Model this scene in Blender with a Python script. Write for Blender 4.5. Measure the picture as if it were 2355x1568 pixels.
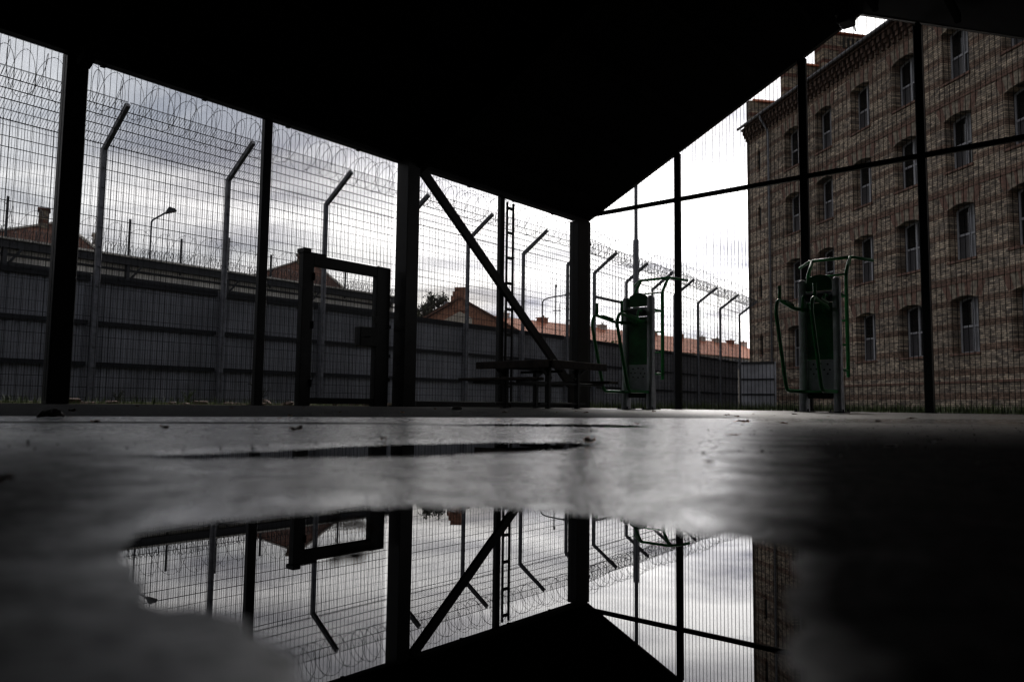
import bpy, math, random
import numpy as np
from mathutils import Matrix, Vector
from math import sin, cos, radians, pi, tan, atan2, hypot, sqrt
random.seed(7)
for o in list(bpy.data.objects): bpy.data.objects.remove(o)
SC = bpy.context.scene
COL = SC.collection

# ------------------------------------------------------------------ camera
AZ = radians(40.0944)            # direction of the left fence, clockwise from +Y
AB = radians(-11.2712)           # direction of the brick facade
HC = 0.062
PITCH, ROLL = radians(4.7516), radians(0.7012)
cam = bpy.data.cameras.new('camera'); co = bpy.data.objects.new('camera', cam); COL.objects.link(co)
F = Vector((0, cos(PITCH), sin(PITCH))); R = Vector((1, 0, 0)); U = R.cross(F)
R2 = R*cos(ROLL) + U*sin(ROLL); U2 = -R*sin(ROLL) + U*cos(ROLL)
M = Matrix((R2, U2, -F)).transposed().to_4x4(); M.translation = (0, 0, HC)
co.matrix_world = M
cam.sensor_width = 36; cam.lens = 1752.5/2354*36
cam.clip_start = 0.02; cam.clip_end = 6000
cam.dof.use_dof = True; cam.dof.focus_distance = 15; cam.dof.aperture_fstop = 4.8
SC.camera = co

# ------------------------------------------------------------------ world
SUN_AZ, SUN_EL = radians(14), radians(30)
wd = bpy.data.worlds.new('World'); SC.world = wd; wd.use_nodes = True
nt = wd.node_tree; N = nt.nodes; L = nt.links; N.clear()
def nd(t, **k):
    n = N.new(t)
    for a, b in k.items(): setattr(n, a, b)
    return n
out = nd('ShaderNodeOutputWorld'); bg = nd('ShaderNodeBackground'); bg.inputs[1].default_value = 0.1
sky = nd('ShaderNodeTexSky', sky_type='NISHITA'); sky.sun_disc = False
sky.sun_elevation = SUN_EL; sky.sun_rotation = SUN_AZ; sky.air_density = 1.2; sky.dust_density = 2
tc = nd('ShaderNodeTexCoord'); sep = nd('ShaderNodeSeparateXYZ'); L.new(tc.outputs['Generated'], sep.inputs[0])
def math_(op, a, b=None, c=None, clamp=False):
    n = nd('ShaderNodeMath', operation=op); n.use_clamp = clamp
    for i, v in enumerate((a, b, c)):
        if v is None: continue
        if isinstance(v, (int, float)): n.inputs[i].default_value = v
        else: L.new(v, n.inputs[i])
    return n.outputs[0]
zz = math_('ADD', math_('MAXIMUM', sep.outputs[2], 0.0), 0.12)
cx = math_('DIVIDE', sep.outputs[0], zz); cy = math_('DIVIDE', sep.outputs[1], zz)
cmb = nd('ShaderNodeCombineXYZ'); L.new(cx, cmb.inputs[0]); L.new(cy, cmb.inputs[1])
mp = nd('ShaderNodeMapping'); L.new(cmb.outputs[0], mp.inputs[0]); mp.inputs[1].default_value = (3.3, 1.2, 0)
mp.inputs[2].default_value = (0, 0, radians(20)); mp.inputs[3].default_value = (0.75, 1.2, 1)
n1 = nd('ShaderNodeTexNoise'); n1.inputs['Scale'].default_value = 1.1; n1.inputs['Detail'].default_value = 7
n1.inputs['Roughness'].default_value = 0.56; n1.inputs['Distortion'].default_value = 0.5
L.new(mp.outputs[0], n1.inputs['Vector'])
n2 = nd('ShaderNodeTexNoise'); n2.inputs['Scale'].default_value = 0.55; n2.inputs['Detail'].default_value = 4
L.new(mp.outputs[0], n2.inputs['Vector'])
dot = nd('ShaderNodeVectorMath', operation='DOT_PRODUCT'); L.new(tc.outputs['Generated'], dot.inputs[0])
GA, GE = radians(12), radians(13)
dot.inputs[1].default_value = (sin(GA)*cos(GE), cos(GA)*cos(GE), sin(GE))
dmax = math_('MAXIMUM', dot.outputs['Value'], 0.0)
glow = math_('POWER', dmax, 14.0)
# back of the sky (behind the viewpoint) is a thicker, darker overcast
shade = math_('ADD', math_('MULTIPLY', glow, 21.0), math_('ADD', math_('MULTIPLY', dmax, 11.0), 5.0))
cr = nd('ShaderNodeValToRGB'); L.new(n1.outputs[0], cr.inputs[0])
cr.color_ramp.elements[0].position = 0.36; cr.color_ramp.elements[0].color = (0.27, 0.27, 0.31, 1)
cr.color_ramp.elements[1].position = 0.6; cr.color_ramp.elements[1].color = (1.0, 0.98, 0.97, 1)
mulc = nd('ShaderNodeVectorMath', operation='SCALE'); L.new(cr.outputs[0], mulc.inputs[0]); L.new(shade, mulc.inputs['Scale'])
cover = nd('ShaderNodeMapRange'); L.new(n2.outputs[0], cover.inputs[0])
cover.inputs[1].default_value = 0.36; cover.inputs[2].default_value = 0.52; cover.inputs[3].default_value = 0.55; cover.inputs[4].default_value = 1.0
mix = nd('ShaderNodeMix', data_type='RGBA'); L.new(cover.outputs[0], mix.inputs['Factor'])
L.new(sky.outputs[0], mix.inputs[6]); L.new(mulc.outputs[0], mix.inputs[7])
L.new(mix.outputs[2], bg.inputs[0]); L.new(bg.outputs[0], out.inputs[0])

# ------------------------------------------------------------------ sun (behind thin cloud)
sl = bpy.data.lights.new('sun', 'SUN'); sl.energy = 1.2; sl.angle = radians(12); sl.color = (1.0, 0.95, 0.88)
so = bpy.data.objects.new('sun', sl); COL.objects.link(so)
so.rotation_euler = Vector((-sin(SUN_AZ)*cos(SUN_EL), -cos(SUN_AZ)*cos(SUN_EL), -sin(SUN_EL))).to_track_quat('-Z', 'Y').to_euler()
so.location = (0, 0, 60)
SC.render.engine = 'CYCLES'
SC.view_settings.view_transform = 'Standard'; SC.view_settings.look = 'None'
SC.view_settings.exposure = 0.3; SC.view_settings.gamma = 1.0; SC.view_settings.use_curve_mapping = False
SC.render.resolution_x = 1024; SC.render.resolution_y = 681

# ------------------------------------------------------------------ materials
MATS = {}
def mat(name, col, rough=0.6, metal=0.0, var=0.25, scale=6.0, bump=0.0, bscale=60.0, col2=None, spec=0.5, ior=None):
    if name in MATS: return MATS[name]
    m = bpy.data.materials.new(name); m.use_nodes = True; t = m.node_tree; b = t.nodes['Principled BSDF']
    b.inputs['Roughness'].default_value = rough; b.inputs['Metallic'].default_value = metal
    b.inputs['Specular IOR Level'].default_value = spec
    c = t.nodes.new('ShaderNodeTexCoord')
    n = t.nodes.new('ShaderNodeTexNoise'); n.inputs['Scale'].default_value = scale; n.inputs['Detail'].default_value = 5
    t.links.new(c.outputs['Object'], n.inputs['Vector'])
    r = t.nodes.new('ShaderNodeValToRGB'); t.links.new(n.outputs[0], r.inputs[0])
    c2 = col2 or tuple(x*(1-var) for x in col)
    r.color_ramp.elements[0].position = 0.35; r.color_ramp.elements[0].color = (*c2, 1)
    r.color_ramp.elements[1].position = 0.65; r.color_ramp.elements[1].color = (*(tuple(min(1, x*(1+var*.6)) for x in col)), 1)
    t.links.new(r.outputs[0], b.inputs['Base Color'])
    if bump:
        n3 = t.nodes.new('ShaderNodeTexNoise'); n3.inputs['Scale'].default_value = bscale; n3.inputs['Detail'].default_value = 3
        t.links.new(c.outputs['Object'], n3.inputs['Vector'])
        bp = t.nodes.new('ShaderNodeBump'); bp.inputs['Strength'].default_value = bump; bp.inputs['Distance'].default_value = 0.01
        t.links.new(n3.outputs[0], bp.inputs['Height']); t.links.new(bp.outputs[0], b.inputs['Normal'])
    MATS[name] = m; return m

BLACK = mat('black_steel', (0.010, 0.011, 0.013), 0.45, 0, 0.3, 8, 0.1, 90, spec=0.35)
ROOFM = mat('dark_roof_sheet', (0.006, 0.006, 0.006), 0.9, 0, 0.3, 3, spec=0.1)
DSTEEL = mat('dark_grey_steel', (0.030, 0.034, 0.043), 0.42, 0.3, 0.3, 8, 0.1, 60)
WIRE = mat('black_wire', (0.012, 0.012, 0.015), 0.55, 0.0, 0.2, 20, spec=0.3)
GALV = mat('galvanised_steel', (0.17, 0.175, 0.20), 0.5, 0.2, 0.3, 12, 0.1, 60)
GALVW = mat('galvanised_wire', (0.04, 0.042, 0.05), 0.5, 0.3, 0.3, 12)
SHEET = mat('grey_sheet_metal', (0.37, 0.38, 0.425), 0.5, 0.1, 0.25, 1.3, 0.05, 20)
RAILM = mat('dark_rail', (0.022, 0.024, 0.03), 0.6, 0.1, 0.3, 5)
CONC = mat('pale_concrete', (0.68, 0.65, 0.60), 0.85, 0, 0.3, 1.2, 0.2, 30)
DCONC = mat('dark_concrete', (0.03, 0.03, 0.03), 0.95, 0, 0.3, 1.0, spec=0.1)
GREEN = mat('green_painted_steel', (0.025, 0.30, 0.07), 0.3, 0.0, 0.2, 14, 0.05, 80)
GREENP = mat('green_panel', (0.012, 0.14, 0.035), 0.45, 0.0, 0.6, 3, spec=0.3)
GREYP = mat('grey_painted_post', (0.70, 0.71, 0.76), 0.35, 0.0, 0.2, 8, 0.05, 80)
GREYPL = mat('grey_plate', (0.48, 0.49, 0.54), 0.5, 0.0, 0.2, 8, 0.05, 80)
WOOD = mat('weathered_brown_plank', (0.055, 0.038, 0.030), 0.7, 0, 0.5, 9, 0.2, 40)
WINF = mat('pale_grey_window_frame', (0.36, 0.37, 0.41), 0.5, 0, 0.1, 5)
GLASSD = mat('dark_window_pane', (0.008, 0.009, 0.010), 0.08, 0, 0.3, 2)
GLASSG = mat('grey_frosted_pane', (0.07, 0.07, 0.08), 0.35, 0, 0.25, 2)
CURT = mat('curtained_pane', (0.30, 0.31, 0.34), 0.4, 0, 0.35, 3)
TILE = mat('red_clay_tile', (0.74, 0.27, 0.15), 0.75, 0, 0.3, 2.5, 0.3, 8)
TILED = mat('dark_red_clay_tile', (0.18, 0.085, 0.058), 0.75, 0, 0.35, 2.5, 0.3, 8)
CREAM = mat('cream_render', (0.62, 0.56, 0.48), 0.85, 0, 0.15, 1.5)
BRICKR = mat('red_brick_house', (0.42, 0.20, 0.13), 0.85, 0, 0.3, 5)
LEAFG = mat('dark_foliage', (0.05, 0.06, 0.035), 0.7, 0, 0.5, 1.5)
LEAFY = mat('yellow_green_foliage', (0.16, 0.17, 0.05), 0.7, 0, 0.4, 1.5)
BARK = mat('bark', (0.07, 0.055, 0.045), 0.9, 0, 0.3, 8)
GRASS = mat('grass_blades', (0.09, 0.13, 0.035), 0.6, 0, 0.5, 3)
WEED = mat('weed_leaf', (0.10, 0.16, 0.03), 0.55, 0, 0.5, 8)
LEAFB = mat('dead_leaf_brown', (0.16, 0.08, 0.045), 0.7, 0, 0.5, 60)
LEAFO = mat('dead_leaf_orange', (0.42, 0.17, 0.06), 0.7, 0, 0.4, 60)
PAPER = mat('crumpled_wrapper', (0.88, 0.85, 0.80), 0.35, 0, 0.5, 25, 0.2, 60)
RUBBLE = mat('broken_brick_rubble', (0.30, 0.22, 0.19), 0.9, 0, 0.5, 10)

def brick_mat(name, axes, c1, c2, c3, bands=True):
    m = bpy.data.materials.new(name); m.use_nodes = True; t = m.node_tree; b = t.nodes['Principled BSDF']; nn = t.nodes; ll = t.links
    b.inputs['Roughness'].default_value = 0.9; b.inputs['Specular IOR Level'].default_value = 0.2
    c = nn.new('ShaderNodeTexCoord'); s = nn.new('ShaderNodeSeparateXYZ'); ll.new(c.outputs['Object'], s.inputs[0])
    v = nn.new('ShaderNodeCombineXYZ'); ll.new(s.outputs[axes], v.inputs[0]); ll.new(s.outputs[2], v.inputs[1])
    br = nn.new('ShaderNodeTexBrick'); ll.new(v.outputs[0], br.inputs['Vector'])
    br.inputs['Scale'].default_value = 1.0; br.inputs['Brick Width'].default_value = 0.25; br.inputs['Row Height'].default_value = 0.0795
    br.inputs['Mortar Size'].default_value = 0.011; br.inputs['Mortar Smooth'].default_value = 0.3; br.inputs['Bias'].default_value = 0.0
    br.inputs['Color1'].default_value = (*c1, 1); br.inputs['Color2'].default_value = (*c2, 1); br.inputs['Mortar'].default_value = (0.13, 0.12, 0.11, 1)
    def mm(op, a, bb):
        x = nn.new('ShaderNodeMath'); x.operation = op
        for i, q in enumerate((a, bb)):
            if isinstance(q, (int, float)): x.inputs[i].default_value = q
            else: ll.new(q, x.inputs[i])
        return x.outputs[0]
    col = br.outputs['Color']
    if bands:
        z = mm('FRACT', mm('DIVIDE', mm('SUBTRACT', s.outputs[2], 1.33-8.75), 0.875), 0.0)
        f = mm('LESS_THAN', z, 0.273)
        br2 = nn.new('ShaderNodeTexBrick'); ll.new(v.outputs[0], br2.inputs['Vector'])
        for k in ('Scale', 'Brick Width', 'Row Height', 'Mortar Size', 'Mortar Smooth'): br2.inputs[k].default_value = br.inputs[k].default_value
        br2.inputs['Color1'].default_value = (*c3, 1); br2.inputs['Color2'].default_value = (*(x*.6 for x in c3), 1); br2.inputs['Mortar'].default_value = (0.09, 0.06, 0.05, 1)
        mx = nn.new('ShaderNodeMix'); mx.data_type = 'RGBA'; ll.new(f, mx.inputs['Factor']); ll.new(col, mx.inputs[6]); ll.new(br2.outputs['Color'], mx.inputs[7])
        col = mx.outputs[2]
    # brick to brick patches
    nz = nn.new('ShaderNodeTexNoise'); nz.inputs['Scale'].default_value = 1.0; nz.inputs['Detail'].default_value = 6; nz.inputs['Roughness'].default_value = 0.75
    sc = nn.new('ShaderNodeMapping'); sc.inputs[3].default_value = (3.0, 3.0, 6.5); ll.new(c.outputs['Object'], sc.inputs[0]); ll.new(sc.outputs[0], nz.inputs['Vector'])
    rp = nn.new('ShaderNodeMapRange'); ll.new(nz.outputs[0], rp.inputs[0]); rp.inputs[1].default_value = 0.36; rp.inputs[2].default_value = 0.64; rp.inputs[3].default_value = 0.42; rp.inputs[4].default_value = 1.6
    mu = nn.new('ShaderNodeVectorMath'); mu.operation = 'SCALE'; ll.new(col, mu.inputs[0]); ll.new(rp.outputs[0], mu.inputs['Scale'])
    # large grime
    ng = nn.new('ShaderNodeTexNoise'); ng.inputs['Scale'].default_value = 0.35; ng.inputs['Detail'].default_value = 4; ll.new(c.outputs['Object'], ng.inputs['Vector'])
    rg = nn.new('ShaderNodeMapRange'); ll.new(ng.outputs[0], rg.inputs[0]); rg.inputs[1].default_value = 0.3; rg.inputs[2].default_value = 0.7; rg.inputs[3].default_value = 0.7; rg.inputs[4].default_value = 1.2
    mu2 = nn.new('ShaderNodeVectorMath'); mu2.operation = 'SCALE'; ll.new(mu.outputs[0], mu2.inputs[0]); ll.new(rg.outputs[0], mu2.inputs['Scale'])
    ll.new(mu2.outputs[0], b.inputs['Base Color'])
    bp = nn.new('ShaderNodeBump'); bp.inputs['Strength'].default_value = 0.7; bp.inputs['Distance'].default_value = 0.02
    ad = nn.new('ShaderNodeMath'); ad.operation = 'MULTIPLY_ADD'; ll.new(br.outputs['Fac'], ad.inputs[0]); ad.inputs[1].default_value = -0.6; ll.new(nz.outputs[0], ad.inputs[2])
    ll.new(ad.outputs[0], bp.inputs['Height']); ll.new(bp.outputs[0], b.inputs['Normal'])
    return m
BRY = brick_mat('yellow_grey_brick_wall', 1, (0.56, 0.455, 0.345), (0.17, 0.14, 0.12), (0.27, 0.185, 0.14))
BRX = brick_mat('yellow_grey_brick_end_wall', 0, (0.40, 0.33, 0.23), (0.16, 0.14, 0.12), (0.19, 0.09, 0.065))
CORB = mat('dark_corbel_brick', (0.10, 0.06, 0.045), 0.9, 0, 0.4, 6, 0.3, 20)
VRED = mat('red_arch_brick', (0.19, 0.11, 0.085), 0.9, 0, 0.4, 6, 0.3, 20)
VPALE = mat('pale_arch_brick', (0.27, 0.23, 0.18), 0.9, 0, 0.5, 6, 0.3, 20)

# ------------------------------------------------------------------ mesh helpers
class MB:
    def __init__(s): s.v = []; s.f = []; s.mi = []; s.cur = 0
    def add(s, vs, fs):
        o = len(s.v); s.v.extend(vs); s.f.extend(tuple(i+o for i in f) for f in fs); s.mi.extend([s.cur]*len(fs)); return s
    def box(s, a, b, caps=True):
        x0, y0, z0 = (min(p, q) for p, q in zip(a, b)); x1, y1, z1 = (max(p, q) for p, q in zip(a, b))
        vs = [(x0, y0, z0), (x1, y0, z0), (x1, y1, z0), (x0, y1, z0), (x0, y0, z1), (x1, y0, z1), (x1, y1, z1), (x0, y1, z1)]
        return s.add(vs, [(0, 3, 2, 1), (4, 5, 6, 7), (0, 1, 5, 4), (1, 2, 6, 5), (2, 3, 7, 6), (3, 0, 4, 7)])
    def bbox(s, a, b, c=0.006):          # chamfered box
        x0, y0, z0 = (min(p, q) for p, q in zip(a, b)); x1, y1, z1 = (max(p, q) for p, q in zip(a, b))
        c = min(c, (x1-x0)*.3, (y1-y0)*.3, (z1-z0)*.3)
        vs = []
        for z, i in ((z0, c), (z0+c, 0), (z1-c, 0), (z1, c)):
            vs += [(x0+c+i, y0+i, z), (x1-c-i, y0+i, z), (x1-i, y0+c+i, z), (x1-i, y1-c-i, z), (x1-c-i, y1-i, z), (x0+c+i, y1-i, z), (x0+i, y1-c-i, z), (x0+i, y0+c+i, z)]
        fs = [tuple(range(7, -1, -1)), tuple(range(24, 32))]
        for k in range(3):
            for j in range(8): fs.append((k*8+j, k*8+(j+1) % 8, k*8+8+(j+1) % 8, k*8+8+j))
        return s.add(vs, fs)
    def bar(s, p, q, w, h, up=(0, 0, 1)):   # box beam from p to q; w across, h along up
        p = Vector(p); q = Vector(q); d = (q-p).normalized(); u = Vector(up)
        if abs(d.dot(u)) > 0.98: u = Vector((0, 1, 0))
        r = d.cross(u).normalized(); u = r.cross(d).normalized()
        vs = []
        for e in (p, q):
            for a, b in ((-1, -1), (1, -1), (1, 1), (-1, 1)): vs.append(tuple(e + r*(a*w/2) + u*(b*h/2)))
        return s.add(vs, [(0, 1, 2, 3), (7, 6, 5, 4), (0, 4, 5, 1), (1, 5, 6, 2), (2, 6, 7, 3), (3, 7, 4, 0)])
    def tube(s, pts, r, n=8, caps=True, rs=None):
        pts = [Vector(p) for p in pts]; m = len(pts); vs = []; fs = []
        d0 = (pts[1]-pts[0]).normalized(); u = Vector((0, 0, 1)) if abs(d0.z) < 0.9 else Vector((1, 0, 0))
        a = d0.cross(u).normalized()
        for i in range(m):
            d = (pts[min(i+1, m-1)] - pts[max(i-1, 0)]).normalized()
            a = (a - d*a.dot(d)).normalized(); b = d.cross(a); rr = rs[i] if rs else r
            for k in range(n):
                t = 2*pi*k/n; vs.append(tuple(pts[i] + a*cos(t)*rr + b*sin(t)*rr))
        for i in range(m-1):
            for k in range(n): fs.append((i*n+k, i*n+(k+1) % n, (i+1)*n+(k+1) % n, (i+1)*n+k))
        if caps: fs.append(tuple(range(n-1, -1, -1))); fs.append(tuple((m-1)*n+k for k in range(n)))
        return s.add(vs, fs)
    def prism(s, poly, axis, a, b):      # polygon in the other two axes, extruded along axis
        def P(u, v, w): return (w, u, v) if axis == 0 else ((u, w, v) if axis == 1 else (u, v, w))
        n = len(poly); vs = [P(u, v, a) for u, v in poly] + [P(u, v, b) for u, v in poly]
        fs = [tuple(range(n)), tuple(range(2*n-1, n-1, -1))] + [(i, n+i, n+(i+1) % n, (i+1) % n) for i in range(n)]
        return s.add(vs, fs)
def fillet(pts, r, n=6):
    pts = [Vector(p) for p in pts]; o = [pts[0]]
    for i in range(1, len(pts)-1):
        a, b, c = pts[i-1], pts[i], pts[i+1]; d1 = (a-b); d2 = (c-b); rr = min(r, d1.length*.45, d2.length*.45)
        p = b + d1.normalized()*rr; q = b + d2.normalized()*rr
        for k in range(n+1):
            t = k/n; o.append(p*(1-t)**2 + b*2*t*(1-t) + q*t*t)
    o.append(pts[-1]); return o

FR = {'cage': -AZ, 'facade': -AB, 'world': 0.0}
def rot2(x, y, a): return x*cos(a)-y*sin(a), x*sin(a)+y*cos(a)
def tagit(o, label=None, cat=None, group=None, kind=None):
    if label: o['label'] = label
    if cat: o['category'] = cat
    if group: o['group'] = group
    if kind: o['kind'] = kind
    return o
class Thing:
    def __init__(s, name, label, cat, loc=(0, 0, 0), frame='cage', rz=0.0, group=None):
        s.base = Vector(loc); s.name = name; a = FR[frame] + rz
        s.o = bpy.data.objects.new(name, None); COL.objects.link(s.o); s.o.empty_display_size = 0.2
        x, y = rot2(loc[0], loc[1], FR[frame]); s.o.location = (x, y, loc[2]); s.o.rotation_euler = (0, 0, a)
        tagit(s.o, label, cat, group)
def meshobj(name, mb, mats, base=(0, 0, 0), smooth=False):
    me = bpy.data.meshes.new(name)
    bx, by, bz = base
    me.from_pydata([(v[0]-bx, v[1]-by, v[2]-bz) for v in mb.v], [], mb.f)
    mats = mats if isinstance(mats, (list, tuple)) else [mats]
    for m in mats: me.materials.append(m)
    if len(mats) > 1: me.polygons.foreach_set('material_index', mb.mi)
    if smooth:
        me.polygons.foreach_set('use_smooth', [True]*len(me.polygons))
    me.update()
    o = bpy.data.objects.new(name, me); COL.objects.link(o); return o
def part(name, mb, m, th, smooth=False, parent=None, label=None, base=None):
    b = th.base if base is None else base
    o = meshobj(name, mb, m, b, smooth); o.parent = parent or th.o
    if label: o['label'] = label
    return o
def single(name, mb, m, label, cat, base=(0, 0, 0), frame='cage', group=None, smooth=False, kind=None):
    o = meshobj(name, mb, m, base, smooth); x, y = rot2(base[0], base[1], FR[frame]); o.location = (x, y, base[2]); o.rotation_euler = (0, 0, FR[frame])
    return tagit(o, label, cat, group, kind)
def copy_child(src, parent, loc=(0, 0, 0), rz=0.0):
    c = src.copy(); COL.objects.link(c); c.parent = parent; c.location = loc; c.rotation_euler = (0, 0, rz)
    for g in list(src.children):
        e = g.copy(); COL.objects.link(e); e.parent = c
    return c
def copy_thing(o, label):
    c = o.copy(); COL.objects.link(c); c['label'] = label
    for ch in list(o.children):
        d = ch.copy(); COL.objects.link(d); d.parent = c
        for g in list(ch.children):
            e = g.copy(); COL.objects.link(e); e.parent = d
    return c
def polar(az, dist, z=0.0): a = radians(az); return (sin(a)*dist, cos(a)*dist, z)
def elz(el, dist): return HC + tan(radians(el))*dist
def to_cage(x, y): return rot2(x, y, AZ)

# ================================================================== GROUND
P1 = [(-0.165, 0.335), (-0.124, 0.265), (-0.098, 0.238), (-0.075, 0.22), (-0.051, 0.195), (-0.042, 0.165), (-0.045, 0.02), (0.0, -0.2), (0.05, -0.1), (0.05, 0.10), (0.057, 0.17), (0.084, 0.25), (0.101, 0.30), (0.113, 0.332), (0.104, 0.336), (0.099, 0.37), (0.083, 0.384), (0.064, 0.407), (0.039, 0.442), (-0.006, 0.456), (-0.055, 0.459), (-0.074, 0.45), (-0.1, 0.433), (-0.123, 0.42), (-0.141, 0.41), (-0.159, 0.393), (-0.177, 0.366)]
P2 = [(-0.436, 0.836), (-0.372, 0.884), (-0.297, 0.983), (-0.178, 1.148), (0.018, 1.262), (0.119, 1.272), (0.129, 1.194), (0.076, 1.069), (-0.013, 0.976), (-0.135, 0.895), (-0.341, 0.822)]
P3 = [(-0.3, 2.16), (0.007, 2.475), (0.329, 2.573), (0.427, 2.314), (0.317, 2.154), (0.151, 2.166), (-0.03, 2.164)]
def psd(X, Y, poly):
    d = np.full(X.shape, 1e9); inside = np.zeros(X.shape, bool); n = len(poly)
    for i in range(n):
        ax, ay = poly[i]; bx, by = poly[(i+1) % n]; ex, ey = bx-ax, by-ay
        t = np.clip(((X-ax)*ex+(Y-ay)*ey)/(ex*ex+ey*ey), 0, 1)
        d = np.minimum(d, np.hypot(X-ax-t*ex, Y-ay-t*ey))
        c = ((ay > Y) != (by > Y)) & (X < (bx-ax)*(Y-ay)/((by-ay) if abs(by-ay) > 1e-12 else 1e-12)+ax)
        inside ^= c
    return np.where(inside, -d, d)
def axis(c0, c1, step, far, g=1.075):
    a = list(np.arange(c0, c1, step)); s = step; x = a[-1]
    while x < far: s *= g; x += s; a.append(x)
    s = step; x = a[0]; b = []
    while x > -far: s *= g; x -= s; b.append(x)
    return np.array(b[::-1]+a)
def vnoise(X, Y, sc, seed):
    rs = np.random.RandomState(seed); T = rs.rand(256, 256)
    x = X*sc+1000.3; y = Y*sc+1000.7; xi = np.floor(x).astype(int); yi = np.floor(y).astype(int); fx = x-xi; fy = y-yi
    fx = fx*fx*(3-2*fx); fy = fy*fy*(3-2*fy)
    g = lambda i, j: T[(i) % 256, (j) % 256]
    return (g(xi, yi)*(1-fx)+g(xi+1, yi)*fx)*(1-fy)+(g(xi, yi+1)*(1-fx)+g(xi+1, yi+1)*fx)*fy-0.5
gx = axis(-0.6, 0.6, 0.006, 1800); gy = axis(0.14, 1.45, 0.006, 1800)
X, Y = np.meshgrid(gx, gy)
wob = 0.014*vnoise(X, Y, 22, 1)+0.007*vnoise(X, Y, 60, 2)
sd = np.minimum(np.minimum(psd(X, Y, P1), psd(X, Y, P2)), psd(X, Y, P3)) + np.where(np.hypot(X, Y) < 4, wob, 0)
Z = np.clip(sd*0.045, -0.007, 0.0028) + np.where(sd > 0, 1, 0.2)*(0.0010*vnoise(X, Y, 18, 3)+0.0005*vnoise(X, Y, 55, 4)+0.00025*vnoise(X, Y, 130, 5))*(np.hypot(X, Y) < 6)
Z = np.where(sd > 0.02, np.maximum(Z, 0.0006), Z)
nx_, ny_ = len(gx), len(gy)
me = bpy.data.meshes.new('ground')
verts = np.stack([X, Y, Z], -1).reshape(-1, 3)
idx = np.arange(nx_*ny_).reshape(ny_, nx_)
quads = np.stack([idx[:-1, :-1], idx[:-1, 1:], idx[1:, 1:], idx[1:, :-1]], -1).reshape(-1, 4)
me.vertices.add(len(verts)); me.vertices.foreach_set('co', verts.ravel())
me.loops.add(quads.size); me.loops.foreach_set('vertex_index', quads.ravel().astype(np.int32))
me.polygons.add(len(quads)); me.polygons.foreach_set('loop_start', np.arange(0, quads.size, 4, dtype=np.int32))
me.polygons.foreach_set('use_smooth', np.ones(len(quads), bool))
me.update(calc_edges=True); me.validate()
ground = bpy.data.objects.new('ground', me); COL.objects.link(ground); ground['kind'] = 'structure'

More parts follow.
